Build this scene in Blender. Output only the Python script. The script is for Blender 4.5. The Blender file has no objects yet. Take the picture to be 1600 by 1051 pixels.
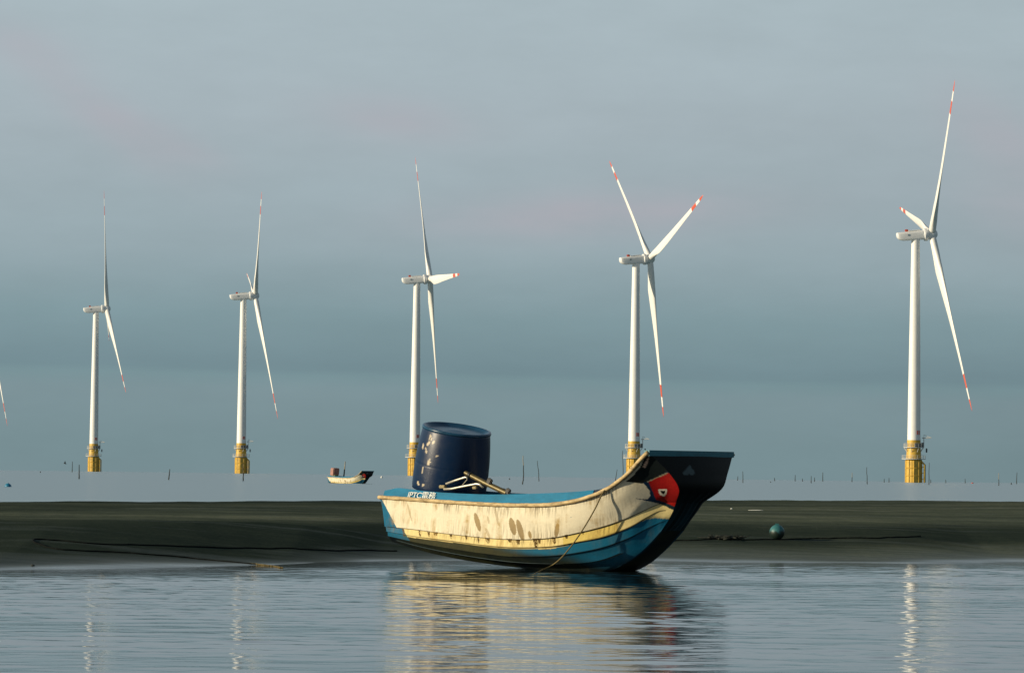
import bpy, bmesh, math, random
import numpy as np
from mathutils import Vector, Matrix

# ------------------------------------------------------------------ camera, sky, sun, exposure
SC = bpy.context.scene
COL = SC.collection
R = math.radians
F = 6000.0                                   # focal length in photo pixels (135 mm on 36 mm)
EYE = 0.88                                   # camera height over the water
PITCH = math.atan((741.0 - 525.5) / F)
ROLL = 0.0125
CAM_ROT = Matrix.Rotation(math.pi / 2 + PITCH, 3, 'X') @ Matrix.Rotation(ROLL, 3, 'Z')
CAM = Vector((0, 0, EYE))

cam_d = bpy.data.cameras.new('camera')
cam = bpy.data.objects.new('camera', cam_d)
COL.objects.link(cam)
cam.location = CAM
cam.rotation_euler = CAM_ROT.to_euler()
cam_d.sensor_width = 36.0
cam_d.lens = 36.0 * F / 1600.0
cam_d.clip_start = 0.5
cam_d.clip_end = 60000.0
SC.camera = cam

SUN_AZ = R(73)                               # from straight behind the camera towards the left
SUN_EL = R(14)
SUN_DIR = Vector((-math.sin(SUN_AZ) * math.cos(SUN_EL), -math.cos(SUN_AZ) * math.cos(SUN_EL), math.sin(SUN_EL)))
sun_d = bpy.data.lights.new('sun', 'SUN')
sun_d.energy = 4.9
sun_d.angle = R(0.5)
sun_d.color = (1.0, 0.84, 0.59)
sun = bpy.data.objects.new('sun', sun_d)
COL.objects.link(sun)
sun.rotation_euler = SUN_DIR.to_track_quat('Z', 'Y').to_euler()

SC.view_settings.view_transform = 'Standard'
SC.view_settings.look = 'None'
SC.view_settings.exposure = 0.0
SC.view_settings.gamma = 1.0
SC.view_settings.use_curve_mapping = False


def lin(r, g, b):
    def f(c):
        c /= 255.0
        return c / 12.92 if c <= 0.04045 else ((c + 0.055) / 1.055) ** 2.4
    return (f(r), f(g), f(b), 1.0)


class NT:
    """tiny helper round a node tree"""
    def __init__(self, tree):
        self.t = tree
        self.n = tree.nodes
        self.l = tree.links

    def set(self, sock, v):
        if isinstance(v, bpy.types.NodeSocket):
            self.l.new(v, sock)
        else:
            sock.default_value = v

    def node(self, typ, **kw):
        n = self.n.new(typ)
        for k, v in kw.items():
            setattr(n, k, v)
        return n

    def math(self, op, a, b=0.0, c=0.0, clamp=False):
        n = self.node('ShaderNodeMath', operation=op, use_clamp=clamp)
        self.set(n.inputs[0], a)
        self.set(n.inputs[1], b)
        self.set(n.inputs[2], c)
        return n.outputs[0]

    def mix(self, f, a, b, blend='MIX'):
        n = self.node('ShaderNodeMix', data_type='RGBA', blend_type=blend)
        self.set(n.inputs[0], f)
        self.set(n.inputs[6], a)
        self.set(n.inputs[7], b)
        return n.outputs[2]

    def ramp(self, f, stops, interp='LINEAR'):
        n = self.node('ShaderNodeValToRGB')
        n.color_ramp.interpolation = interp
        e = n.color_ramp.elements
        while len(e) < len(stops):
            e.new(0.5)
        for el, (p, c) in zip(e, stops):
            el.position = p
            el.color = c if hasattr(c, '__len__') else (c, c, c, 1)
        self.set(n.inputs[0], f)
        return n.outputs[0]

    def noise(self, vec, scale, detail=4.0, rough=0.55, w=None):
        n = self.node('ShaderNodeTexNoise')
        self.set(n.inputs['Vector'], vec)
        n.inputs['Scale'].default_value = scale
        n.inputs['Detail'].default_value = detail
        n.inputs['Roughness'].default_value = rough
        return n.outputs[0]

    def mapping(self, vec, scale=(1, 1, 1), loc=(0, 0, 0), rot=(0, 0, 0)):
        n = self.node('ShaderNodeMapping')
        self.set(n.inputs[0], vec)
        n.inputs['Location'].default_value = loc
        n.inputs['Rotation'].default_value = rot
        n.inputs['Scale'].default_value = scale
        return n.outputs[0]


world = bpy.data.worlds.new('World')
SC.world = world
world.use_nodes = True


def build_world():
    w = NT(world.node_tree)
    w.n.clear()
    out = w.node('ShaderNodeOutputWorld')
    bg = w.node('ShaderNodeBackground')
    bg.inputs[1].default_value = 0.1
    w.l.new(bg.outputs[0], out.inputs[0])
    sky = w.node('ShaderNodeTexSky', sky_type='NISHITA')
    sky.sun_disc = False
    sky.sun_elevation = SUN_EL
    sky.sun_rotation = math.atan2(SUN_DIR.x, SUN_DIR.y) % (2 * math.pi)
    sky.air_density = 1.2
    sky.dust_density = 2.0
    tc = w.node('ShaderNodeTexCoord')
    d = tc.outputs['Generated']
    sp = w.node('ShaderNodeSeparateXYZ')
    w.l.new(d, sp.inputs[0])
    x, y, z = sp.outputs
    el = w.math('MULTIPLY', w.math('ARCSINE', z), 180 / math.pi)          # elevation in degrees
    az = w.math('MULTIPLY', w.math('ARCTAN2', x, y), 180 / math.pi)       # azimuth in degrees
    cv = w.node('ShaderNodeCombineXYZ')
    w.set(cv.inputs[0], w.math('MULTIPLY', az, 0.16))
    w.set(cv.inputs[1], w.math('MULTIPLY', el, 0.75))
    v = cv.outputs[0]
    n1 = w.noise(v, 1.0, 5, 0.55)
    n2 = w.noise(w.mapping(v, (1, 1, 1), (7, 3, 0)), 0.55, 3, 0.5)
    n3 = w.noise(w.mapping(v, (1.6, 1.0, 1), (2, 13, 0)), 2.2, 6, 0.6)
    n4 = w.noise(w.mapping(v, (1.0, 1.0, 1), (-9, 4, 0)), 0.8, 5, 0.55)
    # the deck of cloud: bands that sag and lift with the noise
    warp = w.math('MULTIPLY', w.math('SUBTRACT', n1, 0.5), 1.0)
    amt = w.math('MULTIPLY', w.math('MINIMUM', el, 6.0), 0.13)
    el2 = w.math('ADD', el, w.math('MULTIPLY', warp, amt))
    el2 = w.math('ADD', el2, w.math('MULTIPLY', az, 0.008))
    p = w.math('POWER', w.math('DIVIDE', w.math('MAXIMUM', el2, 0.0), 90.0), 0.5)

    def e(deg):
        return (deg / 90.0) ** 0.5
    cloud = w.ramp(p, [
        (0.0, lin(121, 144, 150)), (e(0.4), lin(121, 145, 151)), (e(1.2), lin(126, 149, 156)),
        (e(1.40), lin(121, 148, 155)), (e(1.52), lin(115, 141, 150)), (e(2.3), lin(128, 154, 162)), (e(3.3), lin(150, 169, 177)),
        (e(5.2), lin(165, 179, 187)), (e(7.5), lin(170, 186, 193)), (e(11), lin(189, 205, 214)), (e(19), lin(182, 198, 209)),
        (e(27), lin(118, 136, 150)), (e(42), lin(84, 101, 116)), (e(90), lin(70, 88, 102))], 'LINEAR')
    tone = w.math('ADD', 0.90, w.math('MULTIPLY', n2, 0.14))
    tone = w.math('ADD', tone, w.math('MULTIPLY', w.math('SUBTRACT', n3, 0.5), 0.14))
    tone = w.math('ADD', tone, w.math('MULTIPLY', w.math('SUBTRACT', n4, 0.5), 0.11))
    # sky away from the sun, mostly out of view, dimmed to deepen shaded sides
    dt = w.node('ShaderNodeVectorMath', operation='DOT_PRODUCT')
    w.l.new(d, dt.inputs[0])
    dt.inputs[1].default_value = SUN_DIR
    mr = w.node('ShaderNodeMapRange', interpolation_type='SMOOTHSTEP')
    w.set(mr.inputs[0], dt.outputs['Value'])
    for i_, v_ in ((1, -0.95), (2, -0.28), (3, 0.42), (4, 1.04)):
        mr.inputs[i_].default_value = v_
    side = mr.outputs[0]
    tone = w.math('MULTIPLY', tone, side)
    mb = w.node('ShaderNodeMapRange', interpolation_type='SMOOTHSTEP')       # unseen sky behind the camera made dimmer to darken shaded faces
    w.set(mb.inputs[0], y)
    for i_, v_ in ((1, -0.7), (2, 0.3), (3, 0.8), (4, 1.0)):
        mb.inputs[i_].default_value = v_
    tone = w.math('MULTIPLY', tone, mb.outputs[0])
    tv = w.node('ShaderNodeCombineXYZ')
    for i in range(3):
        w.set(tv.inputs[i], tone)
    cloud = w.mix(1.0, cloud, tv.outputs[0], 'MULTIPLY')
    # warm banks of cloud that the low sun still reaches
    for (px, py, sx, sy, slope, amp) in ((165, 190, 1.1, 0.38, -0.62, 0.46), (30, 75, 0.9, 0.35, -0.3, 0.35),
                                         (610, 185, 1.1, 0.30, -0.1, 0.52), (930, 335, 2.6, 0.36, 0.05, 0.62),
                                         (1560, 220, 0.9, 0.5, -0.5, 0.5), (1590, 330, 1.0, 0.5, -0.2, 0.32),
                                         (270, 225, 0.8, 0.25, -0.4, 0.35)):
        a0 = (px - 800) / F * 180 / math.pi
        e0 = (741 + 0.0125 * (px - 800) - py) / F * 180 / math.pi
        da = w.math('SUBTRACT', az, a0)
        de = w.math('SUBTRACT', w.math('SUBTRACT', el, e0), w.math('MULTIPLY', da, slope))
        q = w.math('ADD', w.math('POWER', w.math('ABSOLUTE', w.math('DIVIDE', da, sx)), 2.0),
                   w.math('POWER', w.math('ABSOLUTE', w.math('DIVIDE', de, sy)), 2.0))
        g = w.math('EXPONENT', w.math('MULTIPLY', q, -1.0))
        g = w.math('MULTIPLY', g, w.math('MULTIPLY_ADD', n3, 1.6, 0.1))
        cloud = w.mix(w.math('MULTIPLY', g, amp, clamp=True), cloud, lin(176, 172, 182))
    # strength 0.1 below, so the deck is lifted by ten; a tenth of clear sky shows through it
    big = w.node('ShaderNodeVectorMath', operation='SCALE')
    w.l.new(cloud, big.inputs[0])
    big.inputs['Scale'].default_value = 10.0
    res = w.mix(0.06, big.outputs[0], sky.outputs[0])
    low = w.math('LESS_THAN', z, -0.0012)
    res = w.mix(low, res, (0.5, 0.7, 0.75, 1))
    w.l.new(res, bg.inputs[0])


build_world()

# ------------------------------------------------------------------ helpers


def ray(px, py):
    return (CAM_ROT @ Vector(((px - 800) / F, -(py - 525.5) / F, -1.0)))


def at(px, py, Y):
    r = ray(px, py)
    return CAM + r * (Y / r.y)


def project(p):
    q = CAM_ROT.transposed() @ (Vector(p) - CAM)
    return (800 + F * q.x / -q.z, 525.5 - F * q.y / -q.z)


def eyeline(px):
    return 741 + ROLL * (px - 800)


REARTH = 6371000.0


def drop(x, y):
    return -(x * x + y * y) / (2 * REARTH)


def link(o, parent=None):
    COL.objects.link(o)
    if parent is not None:
        o.parent = parent
    return o


def new_mesh(name, verts, faces, mat, parent=None, smooth=True):
    me = bpy.data.meshes.new(name)
    me.from_pydata([tuple(v) for v in verts], [], [tuple(f) for f in faces])
    me.validate()
    if smooth:
        me.polygons.foreach_set('use_smooth', [True] * len(me.polygons))
    if mat:
        me.materials.append(mat)
    me.update()
    return link(bpy.data.objects.new(name, me), parent)


def bm_obj(name, bm, mat, parent=None, smooth=False, sharp=None):
    me = bpy.data.meshes.new(name)
    bmesh.ops.recalc_face_normals(bm, faces=bm.faces[:])
    bm.to_mesh(me)
    bm.free()
    if smooth:
        me.polygons.foreach_set('use_smooth', [True] * len(me.polygons))
        if sharp:
            me.set_sharp_from_angle(angle=R(sharp))
    if mat:
        me.materials.append(mat)
    return link(bpy.data.objects.new(name, me), parent)


def empty(name, loc, rz=0.0):
    o = bpy.data.objects.new(name, None)
    o.empty_display_size = 0.2
    o.location = loc
    o.rotation_euler = (0, 0, rz)
    return link(o)


def tag(o, label=None, cat=None, group=None, kind=None):
    if label:
        o['label'] = label
    if cat:
        o['category'] = cat
    if group:
        o['group'] = group
    if kind:
        o['kind'] = kind
    return o


def grid_faces(n, m, close=False):
    f = []
    for i in range(n - 1):
        for j in range(m if close else m - 1):
            k = (j + 1) % m
            f.append((i * m + j, i * m + k, (i + 1) * m + k, (i + 1) * m + j))
    return f


def tube_bm(bm, pts, rad, seg=10, caps=True):
    pts = [Vector(p) for p in pts]
    n = len(pts)
    rads = rad if hasattr(rad, '__len__') else [rad] * n
    rings = []
    up = Vector((0, 0, 1))
    prev = None
    for i, p in enumerate(pts):
        t = (pts[min(i + 1, n - 1)] - pts[max(i - 1, 0)]).normalized()
        if prev is None:
            a = up if abs(t.z) < 0.9 else Vector((1, 0, 0))
            u = t.cross(a).normalized()
        else:
            u = (prev - t * prev.dot(t)).normalized()
        prev = u
        v = t.cross(u)
        ring = []
        for k in range(seg):
            an = 2 * math.pi * k / seg
            ring.append(bm.verts.new(p + (u * math.cos(an) + v * math.sin(an)) * rads[i]))
        rings.append(ring)
    for a, b in zip(rings, rings[1:]):
        for k in range(seg):
            bm.faces.new((a[k], a[(k + 1) % seg], b[(k + 1) % seg], b[k]))
    if caps:
        bm.faces.new(rings[0][::-1])
        bm.faces.new(rings[-1])
    return bm


def lathe_bm(bm, prof, seg=32, mat=Matrix.Identity(4)):
    """prof: list of (r, z); r == 0 closes with a pole"""
    rings = []
    for r, z in prof:
        if r <= 1e-6:
            rings.append([bm.verts.new(mat @ Vector((0, 0, z)))])
        else:
            rings.append([bm.verts.new(mat @ Vector((r * math.cos(2 * math.pi * k / seg), r * math.sin(2 * math.pi * k / seg), z)))
                          for k in range(seg)])
    for a, b in zip(rings, rings[1:]):
        for k in range(seg):
            k2 = (k + 1) % seg
            if len(a) == 1 and len(b) == 1:
                continue
            if len(a) == 1:
                bm.faces.new((a[0], b[k2], b[k]))
            elif len(b) == 1:
                bm.faces.new((a[k], a[k2], b[0]))
            else:
                bm.faces.new((a[k], a[k2], b[k2], b[k]))
    return bm


def box_bm(bm, c, s, rot=None, bevel=0.0):
    m = Matrix.Translation(Vector(c)) @ (rot.to_4x4() if rot else Matrix.Identity(4)) @ Matrix.Diagonal((s[0], s[1], s[2], 1))
    g = bmesh.ops.create_cube(bm, size=1.0, matrix=m)
    if bevel:
        es = list({e for v in g['verts'] for e in v.link_edges})
        bmesh.ops.bevel(bm, geom=es, offset=bevel, segments=2, affect='EDGES')
    return bm


def smooth_curve(pts, n, it=None):
    """resample a polyline of tuples at n points, rounded between its points (Catmull-Rom)"""
    P = np.array(pts, float)
    m = len(P)
    d = np.r_[0, np.cumsum(np.linalg.norm(np.diff(P[:, :2], axis=0), axis=1))]
    d /= d[-1]
    T = np.zeros_like(P)
    for i in range(m):
        a, b = max(i - 1, 0), min(i + 1, m - 1)
        T[i] = (P[b] - P[a]) / (d[b] - d[a])
    q = np.linspace(0, 1, n)
    idx = np.clip(np.searchsorted(d, q, 'right') - 1, 0, m - 2)
    h = (d[idx + 1] - d[idx])[:, None]
    t = ((q - d[idx])[:, None]) / h
    h00 = 2 * t ** 3 - 3 * t ** 2 + 1
    h10 = t ** 3 - 2 * t ** 2 + t
    h01 = -2 * t ** 3 + 3 * t ** 2
    h11 = t ** 3 - t ** 2
    return h00 * P[idx] + h10 * h * T[idx] + h01 * P[idx + 1] + h11 * h * T[idx + 1]


# ------------------------------------------------------------------ materials


def mat_new(name):
    m = bpy.data.materials.new(name)
    m.use_nodes = True
    t = NT(m.node_tree)
    b = t.n.get('Principled BSDF')
    return m, t, b


def simple(name, col, rough=0.6, metal=0.0, var=0.15, scale=6.0, spec=0.5, bump=0.0):
    m, t, b = mat_new(name)
    tc = t.node('ShaderNodeTexCoord')
    n = t.noise(tc.outputs['Object'], scale, 5, 0.6)
    c = tuple(col[:3])
    lo = tuple(x * (1 - var) for x in c) + (1,)
    hi = tuple(min(1, x * (1 + var)) for x in c) + (1,)
    t.set(b.inputs['Base Color'], t.ramp(n, [(0.3, lo), (0.7, hi)]))
    b.inputs['Roughness'].default_value = rough
    b.inputs['Metallic'].default_value = metal
    b.inputs['Specular IOR Level'].default_value = spec
    if bump:
        bn = t.node('ShaderNodeBump')
        bn.inputs['Strength'].default_value = bump
        bn.inputs['Distance'].default_value = 0.01
        t.l.new(n, bn.inputs['Height'])
        t.l.new(bn.outputs[0], b.inputs['Normal'])
    return m


M = {}
M['tower'] = simple('tower_white_paint', (0.84, 0.85, 0.84), 0.45, var=0.03, scale=0.3)
M['nacelle'] = simple('nacelle_grey_paint', (0.80, 0.82, 0.83), 0.45, var=0.05, scale=0.4)
M['yellow'] = simple('transition_yellow_paint', (0.60, 0.38, 0.055), 0.5, var=0.22, scale=0.9)
M['railing'] = simple('galvanised_rail', (0.55, 0.56, 0.55), 0.5, var=0.1)
M['darkbox'] = simple('dark_cabinet', (0.06, 0.075, 0.09), 0.6)
M['redmark'] = simple('red_marking', (0.5, 0.09, 0.06), 0.6)
M['stake'] = simple('wet_bamboo', (0.035, 0.04, 0.038), 0.8, var=0.4, scale=9)
M['stake_pale'] = simple('dry_bamboo', (0.30, 0.27, 0.20), 0.8, var=0.3, scale=9)
M['rope_dark'] = simple('muddy_rope', (0.006, 0.0075, 0.007), 0.95, var=0.4, scale=30, spec=0.1)
M['rope_olive'] = simple('olive_rope', (0.13, 0.10, 0.035), 0.85, var=0.35, scale=40)
M['steel'] = simple('dull_brass_tube', (0.13, 0.105, 0.045), 0.45, metal=0.4, var=0.3, scale=25)
M['chrome'] = simple('pale_bent_rod', (0.72, 0.68, 0.56), 0.35, metal=0.5, var=0.15, scale=30)
M['black'] = simple('black_rubber', (0.012, 0.013, 0.014), 0.55, var=0.3)
M['lettering'] = simple('white_lettering', (0.75, 0.77, 0.72), 0.6, var=0.08)
M['seaweed'] = simple('seaweed', (0.010, 0.014, 0.009), 0.8, var=0.5, scale=30)
M['interior'] = simple('boat_interior', (0.16, 0.24, 0.27), 0.6, var=0.3, scale=5)
M['foam'] = simple('white_foam_float', (0.75, 0.76, 0.72), 0.7)
M['bluefloat'] = simple('blue_plastic', (0.02, 0.19, 0.34), 0.35, var=0.2)
M['redcover'] = simple('faded_red_cover', (0.36, 0.17, 0.14), 0.6, var=0.25, scale=5)
M['bird'] = simple('dark_plumage', (0.02, 0.025, 0.03), 0.8)


def blade_material():
    m, t, b = mat_new('blade_white_with_red_bands')
    tc = t.node('ShaderNodeTexCoord')
    sp = t.node('ShaderNodeSeparateXYZ')
    t.l.new(tc.outputs['Object'], sp.inputs[0])
    r = t.math('DIVIDE', sp.outputs[2], 66.7)
    white = (0.84, 0.84, 0.82, 1)
    red = (0.62, 0.11, 0.06, 1)
    t.set(b.inputs['Base Color'], t.ramp(r, [(0.0, white), (0.79, red), (0.868, white), (0.932, red)], 'CONSTANT'))
    b.inputs['Roughness'].default_value = 0.4
    return m


M['blade'] = blade_material()


def sand_material():
    m, t, b = mat_new('wet_grey_sand')
    g = t.node('ShaderNodeNewGeometry')
    pos = g.outputs['Position']
    sp = t.node('ShaderNodeSeparateXYZ')
    t.l.new(pos, sp.inputs[0])
    big = t.noise(t.mapping(pos, (0.10, 0.35, 0.5)), 1.0, 6, 0.6)
    mid = t.noise(t.mapping(pos, (0.25, 1.6, 1.0), (5, 2, 0)), 1.0, 6, 0.65)
    fine = t.noise(pos, 14.0, 6, 0.7)
    band = t.noise(t.mapping(pos, (0.06, 0.16, 0.0), (3, 8, 0)), 1.0, 3, 0.5)
    small = t.noise(t.mapping(pos, (1.3, 6.0, 1.0), (1, 7, 0)), 1.0, 6, 0.7)
    v = t.math('ADD', t.math('MULTIPLY', big, 0.35), t.math('MULTIPLY', mid, 0.25))
    v = t.math('ADD', v, t.math('MULTIPLY', small, 0.2))
    v = t.math('ADD', v, t.math('MULTIPLY', fine, 0.2))
    colr = t.ramp(v, [(0.39, (0.040, 0.053, 0.043, 1)), (0.5, (0.092, 0.110, 0.082, 1)), (0.60, (0.175, 0.190, 0.135, 1))])
    wet = t.node('ShaderNodeAttribute', attribute_name='wet')
    w = t.math('ADD', wet.outputs['Fac'], t.math('MULTIPLY', t.math('SUBTRACT', mid, 0.5), 0.9), clamp=True)
    colr = t.mix(t.math('MULTIPLY', w, 0.8), colr, (0.016, 0.027, 0.024, 1))
    t.set(b.inputs['Base Color'], colr)
    film = t.node('ShaderNodeAttribute', attribute_name='film')
    fl = t.math('ADD', film.outputs['Fac'], t.math('MULTIPLY', t.math('SUBTRACT', mid, 0.55), 0.6), clamp=True)
    t.set(b.inputs['Roughness'], t.math('MULTIPLY_ADD', fl, -0.68, 0.85))
    t.set(b.inputs['Specular IOR Level'], t.math('MULTIPLY_ADD', fl, 0.50, 0.0))
    bn = t.node('ShaderNodeBump')
    bn.inputs['Strength'].default_value = 0.5
    bn.inputs['Distance'].default_value = 0.015
    t.l.new(t.math('ADD', fine, mid), bn.inputs['Height'])
    t.l.new(bn.outputs[0], b.inputs['Normal'])
    return m


M['sand'] = sand_material()


def water_material(name, rough, deep, bumps):
    m, t, b = mat_new(name)
    g = t.node('ShaderNodeNewGeometry')
    pos = g.outputs['Position']
    b.inputs['Base Color'].default_value = deep
    b.inputs['Roughness'].default_value = rough
    b.inputs['IOR'].default_value = 1.333
    b.inputs['Specular IOR Level'].default_value = 0.5
    h = None
    for (sc, dist, off) in bumps:
        n = t.noise(t.mapping(pos, sc, off), 1.0, 4, 0.6)
        n = t.math('MULTIPLY', n, dist)
        h = n if h is None else t.math('ADD', h, n)
    if h is not None:
        bn = t.node('ShaderNodeBump')
        bn.inputs['Strength'].default_value = 1.0
        bn.inputs['Distance'].default_value = 1.0
        t.l.new(h, bn.inputs['Height'])
        t.l.new(bn.outputs[0], b.inputs['Normal'])
    return m


M['water'] = water_material('channel_water', 0.03, (0.012, 0.022, 0.026, 1), [((4.0, 13.0, 1), 0.0012, (0, 0, 0))])
M['sea'] = water_material('open_sea_water', 0.25, (0.09, 0.17, 0.18, 1),
                          [((0.25, 1.1, 1), 0.02, (0, 0, 0)), ((0.03, 0.09, 1), 0.12, (4, 0, 0))])
M['sea'].node_tree.nodes['Principled BSDF'].inputs['IOR'].default_value = 1.6


def attr_paint(name, rough=0.5, hull=True, spec=0.5):
    """paint laid on as a colour attribute of the hull, with grime that has its own shape"""
    m, t, b = mat_new(name)
    a = t.node('ShaderNodeAttribute', attribute_name='paint')
    tc = t.node('ShaderNodeTexCoord')
    o = tc.outputs['Object']
    col = a.outputs['Color']
    if hull:
        gi = t.node('ShaderNodeAttribute', attribute_name='grime')
        # long runs of rust and weed down the planks, leaning like the drips of the photograph
        sk = t.mapping(o, (1, 1, 1), (0, 0, 0), (0, R(-14), 0))
        run = t.noise(t.mapping(sk, (15, 3, 1.9)), 1.0, 5, 0.6)
        run2 = t.noise(t.mapping(sk, (60, 4, 5.0), (4, 0, 1)), 1.0, 4, 0.6)
        blot = t.noise(t.mapping(o, (3.2, 2, 5.0)), 1.0, 5, 0.65)
        fine = t.noise(o, 45.0, 5, 0.7)
        r1 = t.math('MULTIPLY', t.ramp(run, [(0.46, 0.0), (0.66, 1.0)]), t.ramp(blot, [(0.44, 0.03), (0.60, 1.0)]))
        r2 = t.math('MULTIPLY', t.ramp(run2, [(0.46, 0.0), (0.62, 1.0)]), t.ramp(t.noise(t.mapping(o, (2.3, 1, 1), (9, 0, 0)), 1.0, 3, 0.6), [(0.42, 0.1), (0.58, 1.0)]))
        sep = t.node('ShaderNodeSeparateColor')
        t.l.new(gi.outputs['Color'], sep.inputs[0])
        k = sep.outputs[0]                       # how much runs show here
        ochre = t.mix(fine, (0.27, 0.15, 0.035, 1), (0.50, 0.35, 0.11, 1))
        col = t.mix(t.math('MULTIPLY', t.math('MULTIPLY', r1, k), 0.9), col, ochre)
        col = t.mix(t.math('MULTIPLY', t.math('MULTIPLY', r2, sep.outputs[1]), 0.9), col, (0.10, 0.062, 0.018, 1))
        weed_shade = t.math('MULTIPLY', sep.outputs[2], t.ramp(blot, [(0.34, 0.0), (0.62, 1.0)]))
        col = t.mix(t.math('MULTIPLY', weed_shade, 0.92), col, t.mix(fine, (0.010, 0.016, 0.012, 1), (0.055, 0.058, 0.022, 1)))
        tone = t.math('ADD', t.math('MULTIPLY_ADD', blot, 0.40, 0.66), t.math('MULTIPLY', fine, 0.22))
        tv = t.node('ShaderNodeCombineXYZ')
        for i in range(3):
            t.set(tv.inputs[i], tone)
        col = t.mix(1.0, col, tv.outputs[0], 'MULTIPLY')
        bn = t.node('ShaderNodeBump')
        bn.inputs['Strength'].default_value = 0.35
        bn.inputs['Distance'].default_value = 0.006
        t.l.new(t.math('ADD', fine, blot), bn.inputs['Height'])
        t.l.new(bn.outputs[0], b.inputs['Normal'])
    else:
        fine = t.noise(o, 18.0, 5, 0.7)
        col = t.mix(t.ramp(fine, [(0.45, 0.0), (0.75, 0.35)]), col, (0.012, 0.028, 0.06, 1))
        t.set(b.inputs['Roughness'], t.math('MULTIPLY_ADD', fine, 0.3, rough - 0.15))
    t.set(b.inputs['Base Color'], col)
    if hull:
        b.inputs['Roughness'].default_value = rough
    b.inputs['Specular IOR Level'].default_value = spec
    return m


M['hull'] = attr_paint('weathered_boat_paint', 0.5, spec=0.13)
M['barrel'] = attr_paint('blue_barrel_plastic', 0.36, hull=False, spec=0.36)


def grimy(name, col, dirt, rough=0.6, amount=0.6, sc=(14, 14, 14)):
    m, t, b = mat_new(name)
    tc = t.node('ShaderNodeTexCoord')
    o = tc.outputs['Object']
    n = t.noise(t.mapping(o, sc), 1.0, 6, 0.65)
    n2 = t.noise(o, 60.0, 4, 0.7)
    f = t.ramp(t.math('ADD', t.math('MULTIPLY', n, 0.75), t.math('MULTIPLY', n2, 0.25)), [(0.42, 0.0), (0.66, amount)])
    t.set(b.inputs['Base Color'], t.mix(f, col, dirt))
    b.inputs['Roughness'].default_value = rough
    bn = t.node('ShaderNodeBump')
    bn.inputs['Strength'].default_value = 0.4
    bn.inputs['Distance'].default_value = 0.006
    t.l.new(n, bn.inputs['Height'])
    t.l.new(bn.outputs[0], b.inputs['Normal'])
    return m


M['rail'] = grimy('cream_rub_rail', (0.62, 0.47, 0.24, 1), (0.14, 0.08, 0.03, 1), 0.7, 0.85, (10, 25, 30))
M['coaming'] = grimy('blue_coaming_paint', (0.012, 0.180, 0.335, 1), (0.008, 0.085, 0.15, 1), 0.6, 0.55, (5, 10, 14))
M['coaming'].node_tree.nodes['Principled BSDF'].inputs['Specular IOR Level'].default_value = 0.15
M['navy'] = grimy('dark_navy', (0.006, 0.018, 0.045, 1), (0.004, 0.01, 0.02, 1), 0.5, 0.5)
M['teal'] = grimy('teal_bow_board', (0.026, 0.175, 0.225, 1), (0.014, 0.08, 0.11, 1), 0.5, 0.6, (6, 9, 20))
M['ball'] = grimy('teal_float_paint', (0.022, 0.115, 0.12, 1), (0.006, 0.014, 0.012, 1), 0.4, 0.95, (12, 12, 12))



def ball_material():
    m, t, b = mat_new('teal_float_painted_shade')
    tc = t.node('ShaderNodeTexCoord')
    o = tc.outputs['Object']
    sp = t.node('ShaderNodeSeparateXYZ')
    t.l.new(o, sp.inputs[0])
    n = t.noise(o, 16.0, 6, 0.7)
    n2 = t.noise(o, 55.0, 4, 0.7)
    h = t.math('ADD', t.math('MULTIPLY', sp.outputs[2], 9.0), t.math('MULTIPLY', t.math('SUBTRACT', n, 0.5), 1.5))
    weed_shade = t.ramp(h, [(0.72, 1.0), (1.0, 0.0)])  # lower half darkened: the ball's shaded side put into its colour
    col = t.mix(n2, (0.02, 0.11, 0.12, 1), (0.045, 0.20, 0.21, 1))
    t.set(b.inputs['Base Color'], t.mix(weed_shade, col, t.mix(n2, (0.004, 0.012, 0.010, 1), (0.012, 0.028, 0.020, 1))))
    b.inputs['Roughness'].default_value = 0.5
    return m


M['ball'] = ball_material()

# ------------------------------------------------------------------ water and sand
# shoreline of the near channel, then the profile of the bank behind it
SH_X = np.array([-30, -4.6, -3.6, -2.9, -2.2, -1.35, -0.2, 1.3, 2.2, 3.3, 4.0, 4.8, 5.5, 30])
SH_Y = np.array([31.0, 33.0, 34.4, 35.3, 36.2, 38.3, 39.3, 40.3, 39.9, 39.9, 40.2, 41.0, 42.0, 46.0])

rng = np.random.default_rng(11)


def waves(X, Y):
    Z = np.zeros_like(X)
    for lam, slope, num, spread in ((0.13, 0.015, 24, 0.6), (0.25, 0.021, 24, 0.55), (0.5, 0.017, 22, 0.5), (1.1, 0.006, 12, 0.6)):
        for _ in range(num):
            L = lam * rng.uniform(0.7, 1.4)
            th = rng.normal(0, spread)
            k = 2 * math.pi / L
            kx, ky = k * math.sin(th), k * math.cos(th)
            a = slope / math.sqrt(num) * math.sqrt(2) / k
            q = np.sin(kx * X + ky * Y + rng.uniform(0, 6.28))
            Z += a * (q + 0.34 * (2 * q * q - 1))          # crests sharper than troughs
    patch = 0.75 + 0.35 * np.sin(0.33 * X + 0.8 * Y + 1.0) * np.sin(0.21 * X - 0.45 * Y) + 0.2 * np.sin(1.7 * Y + 0.2 * X)
    calm = np.clip((np.interp(X, SH_X, SH_Y) - Y) / 5.0, 0.0, 1.0)
    return Z * patch * (0.10 + 0.95 * calm ** 1.3)


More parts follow.
